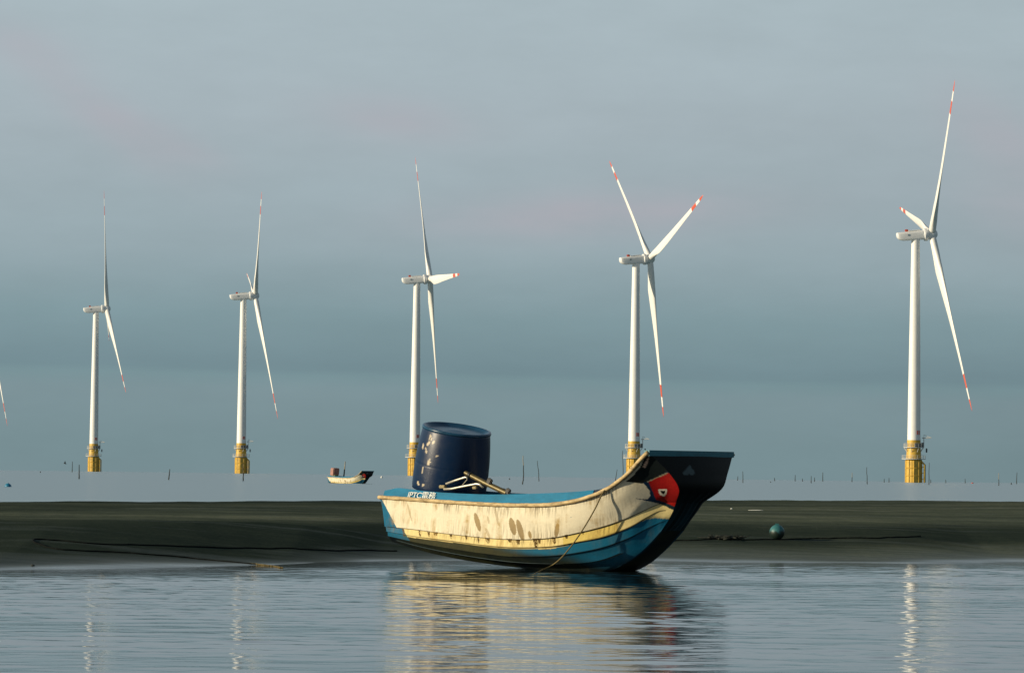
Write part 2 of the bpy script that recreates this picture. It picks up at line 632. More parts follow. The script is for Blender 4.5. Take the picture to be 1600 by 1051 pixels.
def fast_grid(name, X, Y, Z, mat, attrs=None):
    n, m = X.shape
    me = bpy.data.meshes.new(name)
    me.vertices.add(n * m)
    co = np.stack([X, Y, Z], -1).reshape(-1).astype(np.float32)
    me.vertices.foreach_set('co', co)
    i = np.arange((n - 1) * m).reshape(n - 1, m)[:, :-1].reshape(-1)
    quads = np.stack([i, i + 1, i + m + 1, i + m], -1)
    nf = len(quads)
    me.loops.add(nf * 4)
    me.loops.foreach_set('vertex_index', quads.reshape(-1).astype(np.int32))
    me.polygons.add(nf)
    me.polygons.foreach_set('loop_start', (np.arange(nf) * 4).astype(np.int32))
    me.polygons.foreach_set('use_smooth', np.ones(nf, bool))
    me.update(calc_edges=True)
    me.validate()
    for k, v in (attrs or {}).items():
        a = me.attributes.new(k, 'FLOAT', 'POINT')
        a.data.foreach_set('value', v.reshape(-1).astype(np.float32))
    me.materials.append(mat)
    return link(bpy.data.objects.new(name, me))


ys = np.r_[np.linspace(3, 13, 120, endpoint=False), np.linspace(13, 43, 1250)]
xs = np.linspace(-10, 10, 480)
X, Y = np.meshgrid(xs, ys)
water = fast_grid('channel_water', X, Y, waves(X, Y), M['water'])
tag(water, kind='structure')

ys = 60 * (9500 / 60) ** np.linspace(0, 1, 420)
cs = np.linspace(-0.42, 0.42, 61)
X = np.outer(np.maximum(ys, 120), cs)
Y = np.repeat(ys[:, None], len(cs), 1)
Z = drop(X, Y)
sea = fast_grid('sea', X, Y, Z, M['sea'])
tag(sea, kind='structure')

def fbm2(X, Y, seed, oct=4, f=1.0):
    r = np.random.default_rng(seed)
    Z = np.zeros_like(X)
    a = 1.0
    for o in range(oct):
        for _ in range(5):
            th = r.uniform(0, 6.28)
            k = f * r.uniform(0.7, 1.4)
            Z += a / 5 ** 0.5 * np.sin(k * (math.cos(th) * X + math.sin(th) * Y) + r.uniform(0, 6.28))
        a *= 0.5
        f *= 2.1
    return Z


def sand_z(X, Y):
    X = np.asarray(X, float)
    Y = np.asarray(Y, float)
    d = Y - np.interp(X, SH_X, SH_Y) + 0.18 * np.sin(1.3 * X + 0.5) + 0.10 * np.sin(3.1 * X)
    crest = 0.365 + 0.0125 * np.clip(X, -20, 20)
    z = np.interp(d, [-30, -3, 0, 1.2, 2.6, 4.2, 6.0, 8.5, 14, 30],
                  [-0.9, -0.15, 0.0, 0.035, 0.10, 0.21, 0.305, 0.335, 0.345, 0.35])
    z2 = np.interp(Y, [50, 60, 70, 74, 80, 100], [0.0, 0.3, 1.0, 1.0, 0.0, -4.0])
    z = np.where(Y > 50, np.where(z2 >= 0, np.minimum(z, 0.36) * (1 - np.clip(z2, 0, 1)) + crest * np.clip(z2, 0, 1), z), z)
    far = np.clip((Y - 73) / 12, 0, 1)
    z = z * (1 - far) + far * (-0.5)
    bumps = 0.010 * fbm2(X, Y * 1.6, 5, 4, 1.2) + 0.012 * fbm2(X * 0.35, Y * 1.1, 9, 3, 0.9)
    bumps = bumps + np.where(Y > 60, 0.004 * fbm2(X, Y * 0.3, 21, 4, 2.5), 0.0)
    return z + bumps * np.clip(d / 2.0 + 0.15, 0, 1) * (1 - 0.6 * far)


ys = np.r_[np.linspace(26, 33, 30, endpoint=False), np.linspace(33, 54, 420, endpoint=False), np.linspace(54, 92, 190)]
xs = np.r_[np.linspace(-30, -11, 40, endpoint=False), np.linspace(-11, 11, 420, endpoint=False), np.linspace(11, 30, 41)]
X, Y = np.meshgrid(xs, ys)
Zs = sand_z(X, Y)
d = Y - np.interp(X, SH_X, SH_Y)
wet = np.interp(d, [-3, 0, 1.5, 2.6, 3.6, 5.5, 7.0, 9.0, 16, 24, 34, 40], [0.5, 0.45, 0.2, 0.4, 1.0, 1.0, 0.6, 0.0, 0.1, 0.3, 0.75, 0.75])
leftw = np.interp(X, [-1.5, 1.5], [1.0, 0.0]) * np.interp(d, [0.3, 1.2, 4.0, 6.0], [0.0, 0.75, 0.8, 0.2])
wet = np.clip(wet + leftw, 0, 1)
film = np.interp(d, [-3, 0.25, 0.8, 1.9, 3.2], [0.85, 0.85, 0.4, 0.14, 0.0])
sand = fast_grid('sand_bank', X, Y, Zs, M['sand'], {'wet': wet, 'film': film})
tag(sand, kind='structure')


def ground_hit(px, py, y0=33.0, y1=75.0):
    r = ray(px, py)
    Yv = np.linspace(y0, y1, 3000)
    t = Yv / r.y
    zz = EYE + r.z * t
    s = np.maximum(sand_z(r.x * t, Yv), 0.0)
    k = np.argmax(zz <= s)
    return Vector((r.x * t[k], Yv[k], s[k]))


def water_hit(px, py):
    r = ray(px, py)
    return CAM + r * (-EYE / r.z)


# ------------------------------------------------------------------ the boat
ALPHA = R(40)
AX = Vector((math.cos(ALPHA), -math.sin(ALPHA), 0))
PT = Vector((math.sin(ALPHA), math.cos(ALPHA), 0))
_b = water_hit(945, 892)
P0 = _b + PT * 0.22
P0.z = 0.0
P0 = P0 - AX * 2.4                             # root about amidships aft


def uvw(p):
    q = Vector(p) - P0
    return Vector((q.dot(AX), q.dot(PT), q.z))


def on_side(px, py, b):
    """boat coordinates of the photo point, b metres to starboard of the centre plane"""
    r = ray(px, py)
    t = (-b - (CAM - P0).dot(PT)) / r.dot(PT)
    return uvw(CAM + r * t)


def unb(q):
    return P0 + AX * q[0] + PT * q[1] + Vector((0, 0, q[2]))


# lines of the starboard side: (photo x, photo y, half breadth)
CURVES = {
    'R': [(593, 776, .50), (640, 779, .53), (700, 783.5, .57), (760, 787, .60), (810, 788.5, .62), (855, 788, .63), (885, 784.5, .63),
          (912, 778.5, .63), (940, 768, .62), (962, 755, .615), (982, 739, .62), (1000, 719, .63), (1013, 706, .638)],
    'MA': [(597, 791, .485), (640, 794, .515), (700, 801, .555), (760, 807, .58), (810, 809, .60), (855, 808.5, .605), (890, 804, .60),
           (920, 796, .585), (950, 784, .565), (975, 772, .54), (1000, 757, .50), (1022, 742, .485), (1044, 737, .45)],
    'MB': [(599, 806, .475), (642, 809, .50), (700, 818, .54), (760, 824, .56), (810, 826, .575), (860, 825, .575), (900, 819, .56),
           (935, 809, .53), (965, 797, .49), (995, 785, .43), (1022, 772, .37), (1043, 762, .355), (1060.5, 763, .325)],
    'K1': [(601, 822, .46), (645, 826.5, .485), (695, 833, .52), (760, 840, .54), (810, 842.5, .55), (860, 840, .545), (902, 832, .52),
           (944, 821.5, .475), (977, 810, .42), (1003, 798.5, .35), (1022, 790, .295), (1038, 785, .25), (1056, 785, .205)],
    'K2': [(604, 830, .44), (650, 838, .465), (706, 845, .495), (760, 852, .515), (800, 855, .52), (860, 853.5, .515), (902, 846.5, .49),
           (944, 838, .44), (985, 822.5, .37), (1012, 807, .30), (1028, 799, .255), (1038, 797, .225), (1052, 797.5, .185)],
    'K3': [(606, 837, .41), (655, 848, .435), (706, 857, .46), (760, 865, .475), (800, 869, .48), (860, 868, .47), (902, 863, .44),
           (944, 854, .39), (985, 839, .32), (1008, 827, .265), (1024, 819.5, .225), (1034, 815.5, .20), (1044, 813, .168)],
    'B': [(612, 846, .24), (655, 859, .25), (706, 871, .25), (760, 880, .25), (800, 885, .25), (860, 891, .24), (905, 894, .23),
          (945, 893, .21), (975, 881, .19), (1000, 863, .175), (1016, 848, .17), (1026, 837, .17), (1033, 829, .17)],
}
NU = 520
LINES = {}
for k_, c_ in CURVES.items():
    q = smooth_curve([tuple(on_side(x, y, b)) + (b,) for x, y, b in c_], NU) if False else None
    P3 = np.array([tuple(on_side(x, y, b)) for x, y, b in c_])
    LINES[k_] = smooth_curve(P3[:, [0, 2, 1]], NU)[:, [0, 2, 1]]


def inset(a, du):
    q = a.copy()
    q[:, 1] += du                                # towards the centre plane (starboard is -v)
    return q


def side_rows():
    """rows of the starboard skin from rail to chine: list of (NU,3) and a girth value"""
    rows, girth = [], []
    ctrl = [LINES['R'], LINES['MA'], LINES['MB'], LINES['K1']]
    n = 22
    for i in range(3):
        p0 = ctrl[max(i - 1, 0)]
        p1, p2 = ctrl[i], ctrl[i + 1]
        p3 = ctrl[min(i + 2, 3)]
        for j in range(n):
            t = j / n
            m1 = (p2 - p0) * (0.5 if i else 1.0)
            m2 = (p3 - p1) * (0.5 if i < 2 else 1.0)
            rows.append((2 * t ** 3 - 3 * t ** 2 + 1) * p1 + (t ** 3 - 2 * t ** 2 + t) * m1 + (-2 * t ** 3 + 3 * t ** 2) * p2 + (t ** 3 - t ** 2) * m2)
            girth.append((i + t) / 3.0)
    g = 1.0
    for a, b, m in (('K1', 'K2', 10), ('K2', 'K3', 12), ('K3', 'B', 16)):
        A, Bq = LINES[a], LINES[b]
        step = np.interp(np.linspace(0, 1, NU), [0, 0.05, 0.8, 1], [0.016, 0.022, 0.020, 0.0])[:, None] * np.array([0, 1, -0.09])
        rows.append(A.copy())
        girth.append(g)
        A2 = A + step
        for j in range(m):
            t = j / m
            rows.append(A2 * (1 - t) + Bq * t)
            girth.append(g + t)
        g += 1.0
    rows.append(LINES['B'])
    girth.append(g)
    return rows, girth


def inpoly(px, py, poly):
    c = np.zeros(px.shape, bool)
    n = len(poly)
    j = n - 1
    for i in range(n):
        xi, yi = poly[i]
        xj, yj = poly[j]
        hit = ((yi > py) != (yj > py)) & (px < (xj - xi) * (py - yi) / (yj - yi + 1e-12) + xi)
        c ^= hit
        j = i
    return c


ROTN = np.array(CAM_ROT)


def project_np(P):
    """photo position at which a boat-space point was surveyed"""
    W = np.array(P0)[None, :] + P[:, :1] * np.array(AX)[None, :] + P[:, 1:2] * np.array(PT)[None, :]
    W[:, 2] = P[:, 2]
    q = (W - np.array(CAM)[None, :]) @ ROTN
    return 800 + F * q[:, 0] / -q[:, 2], 525.5 - F * q[:, 1] / -q[:, 2]


CREAM = np.array([0.82, 0.76, 0.58])
BLUE = np.array([0.006, 0.138, 0.262])
NAVY = np.array([0.007, 0.03, 0.075])
REDP = np.array([0.36, 0.012, 0.012])
BLACK = np.array([0.0035, 0.0055, 0.006])
BOTTOM = np.array([0.005, 0.012, 0.017])
OCHRE = np.array([0.29, 0.20, 0.08])
WB = np.array([(560, 829), (636, 838.5), (706, 847), (760, 854), (797, 857), (860, 857.5), (902, 848), (944, 838.5), (977, 828), (1000, 815.5),
               (1012, 810.5), (1025, 808.5), (1048, 811), (1100, 811)], float)
NAVYP = [(1005, 754), (1013, 750.5), (1030, 743), (1045, 735), (1066, 742), (1068, 772), (1060, 800), (1052, 796.5), (1040, 790.5), (1026, 785.5), (1008, 781.5),
         (990, 777.5), (1004, 779.4), (1013, 779), (1016, 774), (1015, 766)]
REDPOLY = [(1013.5, 752.5), (1028, 746), (1043, 738.5), (1052, 738), (1066, 742), (1068, 772), (1058, 791), (1052, 790), (1040, 785), (1025, 780), (1020, 768)]
EYEO = [(1028.4, 765), (1030, 763.8), (1041, 763.6), (1042.8, 764.8), (1042, 770), (1038.6, 774.6), (1035.5, 775), (1031, 772.4), (1029, 769)]
EYEI = [(1031.8, 766.4), (1039.4, 766.2), (1039, 769.6), (1036.8, 772), (1033.6, 770.3)]


def paint_side(P, girth):
    px, py = project_np(P)
    n = len(px)
    c = np.tile(CREAM, (n, 1))
    wb = np.interp(px, WB[:, 0], WB[:, 1])
    c[py > wb] = BLUE
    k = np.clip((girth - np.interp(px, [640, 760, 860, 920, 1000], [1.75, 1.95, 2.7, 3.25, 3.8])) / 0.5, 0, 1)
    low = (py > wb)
    c[low] = BLUE * (1 - k[low, None]) + BOTTOM * k[low, None]  # darkens downward: grime plus the shade below the chine, both in the colour
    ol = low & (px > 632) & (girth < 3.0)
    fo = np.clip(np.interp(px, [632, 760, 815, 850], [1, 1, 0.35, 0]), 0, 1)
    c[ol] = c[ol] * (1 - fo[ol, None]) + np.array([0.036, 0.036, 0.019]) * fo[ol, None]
    # blue stern corner, edged by a raking line
    stern = (px < 597.5 + (py - 781) * 0.52) & (girth <= 1.0)
    stern |= (px < 629 + (py - 826) * 0.62) & (girth > 1.0) & (girth < 3)
    c[stern] = BLUE
    # bow face paint round the corner, and shade under the flare painted dark
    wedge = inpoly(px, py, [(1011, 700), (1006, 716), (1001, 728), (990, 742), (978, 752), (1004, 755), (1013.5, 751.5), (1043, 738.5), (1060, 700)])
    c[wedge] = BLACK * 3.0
    nv = inpoly(px, py, NAVYP)
    c[nv] = NAVY
    c[inpoly(px, py, REDPOLY)] = REDP
    c[inpoly(px, py, EYEO)] = np.array([0.72, 0.68, 0.58])
    c[inpoly(px, py, EYEI)] = BLACK
    # thin pale moulding over the red patch
    mould = (np.abs((py - 751.5) - (px - 1013.5) * (-13.0 / 29.5)) < 1.0) & (px > 1011) & (px < 1043)
    c[mould] = np.array([0.30, 0.27, 0.18])
    tri = inpoly(px, py, [(1004, 729), (1008, 731.5), (1012.5, 722), (1014, 712)])
    c[tri] = np.array([0.62, 0.42, 0.32])  # sunlit triangle at the bow corner, its light painted in
    # stains with shapes of their own
    for (sx, sy, a, b, tilt) in ((746, 815, 4.0, 14.5, .26), (801, 822, 5.0, 13.5, .22), (813, 828, 4.6, 17, .26), (828, 835, 2.6, 6, .2), (870, 828, 3.6, 11, -.12),
                                 (763, 812, 1.8, 6, .2), (776, 806, 2.2, 14, .2), (640, 800, 1.5, 14, .25), (762, 832, 2.4, 8, .4)):
        dx = (px - sx) - (py - sy) * tilt
        q = (dx / a) ** 2 + ((py - sy) / b) ** 2
        m = (q < 1.0) & (girth <= 1.02)
        f = 0.85 if a > 2.5 else 0.45
        c[m] = c[m] * (1 - f) + OCHRE * f
    rs = np.random.default_rng(3)
    for sx in (634, 652, 667, 685, 708, 727, 747, 766, 792, 812, 832, 845, 868, 889, 912):
        sx = sx + rs.uniform(-5, 5)
        wv = rs.uniform(1.0, 4.5) ** 1.0
        ln = rs.uniform(3, 15)
        y0 = np.interp(sx, [601, 645, 695, 760, 810, 860, 902, 944], [822, 826.5, 833, 840, 842.5, 840, 832, 821.5])
        m = (np.abs(px - sx - (py - y0) * 0.15) < wv * (1 - 0.5 * (py - y0) / ln)) & (py > y0 - 0.5) & (py < y0 + ln) & (py <= wb)
        m &= rs.random(n) < 0.85
        c[m] = np.array([0.10, 0.065, 0.02])
    # lower strake yellower with weed
    st = (girth > 1.0) & (py <= wb) & (px > 632)
    c[st] = c[st] * np.array([0.96, 0.86, 0.52])
    yel = st & (px > 880) & (px < 965)
    c[yel] = c[yel] * np.array([0.85, 0.80, 0.5])
    gr = np.zeros((n, 3))
    gr[:, 0] = np.where(py <= wb, np.interp(px, [600, 700, 930, 1000], [0.8, 1.0, 0.95, 0.3]), 0.1)
    near_rail = np.clip(1.15 - girth / 0.34, 0, 1)
    near_k = np.clip(1 - np.abs(girth - 1.25) / 0.9, 0, 1)
    gr[:, 1] = np.where(py <= wb, np.maximum(near_rail, near_k * 1.0) * np.interp(px, [600, 960, 1005], [1, 1, 0.1]), 0)
    wbd = np.clip(1 - np.abs(py - wb) / 4.0, 0, 1) * 0.8
    gr[:, 2] = np.where(py > wb, np.interp(girth, [1.8, 2.4, 3.2, 4], [0.5, 0.75, 0.95, 1.0]) * np.interp(px, [700, 830, 930, 1040], [1.7, 0.8, 0.34, 0.16]), wbd)
    # shadow lines of the lapped planks, darkened into the paint
    for g0, wid in ((1.0, 0.035), (2.0, 0.035), (3.0, 0.04)):
        m = (np.abs(girth - g0 - 0.02) < wid) & (px > 606) & (px < 1040) & ~nv
        c[m] = c[m] * 0.22
    m = (girth < 0.035 + 0.03 * np.sin(px * 0.21) * np.sin(px * 0.083)) & (px > 640) & (px < 1000)
    c[m] = c[m] * np.array([0.30, 0.24, 0.16])
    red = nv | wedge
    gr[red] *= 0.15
    return c, np.clip(gr, 0, 1)


SPADE = [(1077.5, 725.5), (1080.5, 730), (1084, 735), (1085.5, 739), (1083.5, 741.6), (1079.5, 741.8), (1077, 739.6), (1074.5, 741.4), (1069.5, 741.8),
         (1066.8, 740), (1068.5, 736.5), (1072.5, 732.5), (1075.6, 729)]


def build_boat_meshes():
    rows, girth = side_rows()
    nr = len(rows)
    P = np.stack(rows, 0)                        # nr, NU, 3
    Gv = np.repeat(np.array(girth)[:, None], NU, 1)
    flat = P.reshape(-1, 3)
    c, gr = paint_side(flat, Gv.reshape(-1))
    port = flat * np.array([1, -1, 1])
    verts = [flat, port]
    cols = [c, c]
    grs = [gr, gr]
    faces = []
    N = nr * NU
    for i in range(nr - 1):
        for j in range(NU - 1):
            a = i * NU + j
            faces.append((a, a + NU, a + NU + 1, a + 1))
            faces.append((N + a, N + a + 1, N + a + NU + 1, N + a + NU))
    off = 2 * N
    # bottom, a little veed
    nb = 9
    B = LINES['B']
    bot = np.zeros((nb, NU, 3))
    for i in range(nb):
        t = -1 + 2 * i / (nb - 1)
        bot[i] = B
        bot[i][:, 1] = -B[:, 1] * t
        bot[i][:, 2] = B[:, 2] - 0.012 * (1 - t * t) * np.interp(np.linspace(0, 1, NU), [0, 0.05, 0.9, 1], [0, 1, 1, 0])
    bot = bot[1:-1].reshape(-1, 3)
    verts.append(bot)
    cb = np.tile(BOTTOM, (len(bot), 1))
    cols.append(cb)
    g3 = np.zeros((len(bot), 3))
    g3[:, 2] = 0.8
    grs.append(g3)

    def bid(i, j):
        if i == 0:
            return (nr - 1) * NU + j
        if i == nb - 1:
            return N + (nr - 1) * NU + j
        return off + (i - 1) * NU + j
    for i in range(nb - 1):
        for j in range(NU - 1):
            faces.append((bid(i, j), bid(i + 1, j), bid(i + 1, j + 1), bid(i, j + 1)))
    off += len(bot)
    # stem face and transom: lofted straight across, the stem swelling forward along its ridges
    for end, sgn in ((NU - 1, 1), (0, -1)):
        E = P[:, end, :]
        ncol = 60
        F_ = np.zeros((nr, ncol, 3))
        for k in range(ncol):
            t = -1 + 2 * k / (ncol - 1)
            F_[:, k, :] = E
            F_[:, k, 1] = -E[:, 1] * t
            if sgn > 0:
                hb = np.abs(E[:, 1])
                swell = 0.09 * hb * (1 - t * t) + 0.012 * (np.cos(t * 2.5 * math.pi) ** 2 - 0.0) * np.clip((0.32 - hb) / 0.1, 0, 1) * (1 - t ** 8)
                F_[:, k, 0] += swell * np.clip((nr - 1 - np.arange(nr)) / 9.0, 0, 1)
        mid = F_.reshape(-1, 3)
        verts.append(mid)
        if sgn > 0:
            cc = np.tile(BLACK, (len(mid), 1))
            px, py = project_np(mid)
            lowf = np.clip((py - 770) / 40, 0, 1)[:, None] * (0.55 + 0.45 * np.sin(mid[:, 1:2] * 55) * np.sin(mid[:, 1:2] * 31 + 1))
            cc = cc * (1 - lowf) + np.array([0.014, 0.056, 0.074]) * lowf
            cc[inpoly(px, py, SPADE)] = np.array([0.075, 0.105, 0.110])
            gg = np.zeros((len(mid), 3))
            gg[:, 2] = 0.06
        else:
            cc = np.tile(BLUE, (len(mid), 1))
            gg = np.zeros((len(mid), 3))
            gg[:, 2] = 0.4
        cols.append(cc)
        grs.append(gg)
        def fid(i, k):
            return off + i * ncol + k
        for i in range(nr - 1):
            for k in range(ncol - 1):
                f = (fid(i, k), fid(i + 1, k), fid(i + 1, k + 1), fid(i, k + 1))
                faces.append(f if sgn > 0 else f[::-1])
        off += len(mid)
    V = np.concatenate(verts)
    Cc = np.concatenate(cols)
    Gg = np.concatenate(grs)
    me = bpy.data.meshes.new('hull')
    me.from_pydata(V.tolist(), [], faces)
    me.validate()
    me.polygons.foreach_set('use_smooth', [True] * len(me.polygons))
    bm = bmesh.new()
    bm.from_mesh(me)
    bmesh.ops.recalc_face_normals(bm, faces=bm.faces[:])
    bm.to_mesh(me)
    bm.free()
    me.set_sharp_from_angle(angle=R(28))
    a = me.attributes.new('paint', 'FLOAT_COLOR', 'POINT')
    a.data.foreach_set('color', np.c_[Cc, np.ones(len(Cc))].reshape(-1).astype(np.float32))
    a = me.attributes.new('grime', 'FLOAT_COLOR', 'POINT')
    a.data.foreach_set('color', np.c_[Gg, np.ones(len(Gg))].reshape(-1).astype(np.float32))
    me.materials.append(M['hull'])
    return me


def mirror(P):
    return np.asarray(P) * np.array([1, -1, 1])


boat = empty('fishing_boat', P0, -ALPHA)
tag(boat, 'large beached sampan, stained cream and blue hull, red eye patch, raised dark bow', 'boat')
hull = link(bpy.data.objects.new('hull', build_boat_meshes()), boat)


def rub_rail():
    bm = bmesh.new()
    rl = LINES['R'][::4]
    if not np.allclose(rl[-1], LINES['R'][-1]):
        rl = np.vstack([rl, LINES['R'][-1]])
    rr = np.random.default_rng(8)
    wob = 1 + 0.05 * np.sin(np.arange(len(rl)) * 0.9) + rr.normal(0, 0.03, len(rl))
    for P in (rl + np.array([0, -0.008, -0.002]), mirror(rl + np.array([0, -0.008, -0.002]))):
        tube_bm(bm, P, list(0.0190 * wob), 12)
    s = rl[0] + np.array([-0.01, 0, -0.002])
    tube_bm(bm, [s, s * np.array([1, 0, 1]), mirror(s)], 0.018, 12)
    return bm_obj('rub_rail', bm, M['rail'], boat, True)


rub_rail()

COAM = [(601, 766), (612, 763.8), (622, 762), (640, 764), (665, 767), (700, 769.6), (760, 772), (800, 771.6), (850, 770.2), (895, 768), (928, 765.2), (952, 761)]


def rail_b(px):
    c = CURVES['R']
    return float(np.interp(px, [p[0] for p in c], [p[2] for p in c]))


def coaming_strip(pts, mat, name):
    top = smooth_curve([tuple(on_side(x, y, rail_b(x) - 0.035)) for x, y in pts], 90) if False else None
    T = np.array([tuple(on_side(x, y, rail_b(x) - 0.045)) for x, y in pts])
    T = smooth_curve(T[:, [0, 2, 1]], 90)[:, [0, 2, 1]]
    Rl = LINES['R']
    n = len(T)
    bot = np.stack([np.interp(T[:, 0], Rl[:, 0], Rl[:, 0]), np.interp(T[:, 0], Rl[:, 0], Rl[:, 1]) + 0.012, np.interp(T[:, 0], Rl[:, 0], Rl[:, 2]) - 0.01], 1)
    bot[:, 0] = T[:, 0]
    th = np.array([0, 0.022, 0])
    for sgn in (1, -1):
        s = np.array([1, sgn, 1])
        rings = [bot * s, T * s, (T + th) * s, (bot + th) * s]
        V = np.stack(rings, 1).reshape(-1, 3)
        fs = []
        for i in range(n - 1):
            for j in range(4):
                a, b = i * 4 + j, i * 4 + (j + 1) % 4
                fs.append((a, b, b + 4, a + 4))
        fs.append((3, 2, 1, 0))
        q = (n - 1) * 4
        fs.append((q, q + 1, q + 2, q + 3))
        o = new_mesh(name, V, fs, mat, boat, False)
        bm = bmesh.new()
        bm.from_mesh(o.data)
        bmesh.ops.recalc_face_normals(bm, faces=bm.faces[:])
        bm.to_mesh(o.data)
        bm.free()


coaming_strip([p for p in COAM if p[0] <= 928], M['coaming'], 'coaming')
coaming_strip([(929.5, 765.0), (940, 763.4), (954, 761)], M['navy'], 'coaming_end')  # last stretch of the coaming in a darker blue


def bow_parts():
    # thick board across the top of the bow
    e = LINES['R'][-1]
    bm = bmesh.new()
    n = 24
    ring = []
    for k in range(n + 1):
        t = -1 + 2 * k / n
        hb = abs(e[1])
        u = e[0] + 0.09 * hb * (1 - t * t) + 0.012
        v = -e[1] * t * 1.0
        z = e[2] + 0.018
        ring.append([bm.verts.new((u, v, z - 0.052)), bm.verts.new((u, v, z)), bm.verts.new((u - 0.06, v, z)), bm.verts.new((u - 0.06, v, z - 0.052))])
    for a, b in zip(ring, ring[1:]):
        for j in range(4):
            bm.faces.new((a[j], a[(j + 1) % 4], b[(j + 1) % 4], b[j]))
    bm.faces.new(ring[0])
    bm.faces.new(ring[-1][::-1])
    bm_obj('bow_board', bm, M['teal'], boat, False)
    # foredeck between the rails, floor boards and two thwarts
    Rl = LINES['R']
    k0 = int(NU * 0.80)
    S = Rl[k0:NU - 4:6] + np.array([0, 0.03, -0.03])
    V = []
    for p in S:
        for t in np.linspace(1, -1, 9):
            V.append((p[0], p[1] * t, p[2] + 0.03 * (1 - t * t)))
    new_mesh('foredeck', V, grid_faces(len(S), 9), M['interior'], boat, True)
    Bl, K3 = LINES['B'], LINES['K3']
    V = []
    ids = range(10, int(NU * 0.86), 12)
    for i in ids:
        zf = K3[i][2] * 0.5 + Bl[i][2] * 0.5
        w_ = abs(K3[i][1]) * 0.9
        for t in np.linspace(-1, 1, 5):
            V.append((K3[i][0], w_ * t, zf))
    new_mesh('floor_boards', V, grid_faces(len(list(ids)), 5), M['interior'], boat, True)
    for f in (0.42, 0.66):
        i = int(NU * f)
        p = LINES['MA'][i]
        bm = bmesh.new()
        box_bm(bm, (p[0], 0, p[2]), (0.22, abs(p[1]) * 2 - 0.02, 0.03), bevel=0.006)
        bm_obj('thwart', bm, M['interior'], boat)


bow_parts()


def lettering():
    tx = bpy.data.curves.new('lettering', 'FONT')
    tx.body = 'IPTC電務'
    tx.size = 0.083
    tx.extrude = 0.002
    tx.space_character = 0.92
    tmp = bpy.data.objects.new('lettering_source', tx)
    COL.objects.link(tmp)
    bpy.context.view_layer.update()
    dg = bpy.context.evaluated_depsgraph_get()
    me = bpy.data.meshes.new_from_object(tmp.evaluated_get(dg))
    me.name = 'lettering'
    COL.objects.unlink(tmp)
    bpy.data.objects.remove(tmp)
    co = np.zeros(len(me.vertices) * 3)
    me.vertices.foreach_get('co', co)
    co = co.reshape(-1, 3)
    x0, x1 = co[:, 0].min(), co[:, 0].max()
    a = on_side(637.5, 776.6, rail_b(637) - 0.012)
    b_ = on_side(680, 779.0, rail_b(680) - 0.012)
    s = (co[:, 0] - x0) / (x1 - x0)
    hgt = 0.058 / max(1e-6, np.percentile(co[:, 1], 98))
    out = np.zeros_like(co)
    base = np.array(a)[None, :] * (1 - s[:, None]) + np.array(b_)[None, :] * s[:, None]
    out[:, 0] = base[:, 0]
    out[:, 2] = base[:, 2] + co[:, 1] * hgt
    # lie 3 mm proud of the leaning coaming
    top = np.array(on_side(660, 766.4, rail_b(660) - 0.045))
    f = np.clip((out[:, 2] - base[:, 2]) / 0.075, -0.2, 1.2)
    out[:, 1] = base[:, 1] + 0.030 * f - co[:, 2] - 0.006
    me.vertices.foreach_set('co', out.reshape(-1))
    me.materials.clear()
    me.materials.append(M['lettering'])
    me.update()
    link(bpy.data.objects.new('lettering', me), boat)


lettering()

# ------------------------------------------------------------------ engine and its barrel cover


def centre_pt(px, py, v=0.0):
    return on_side(px, py, -v)


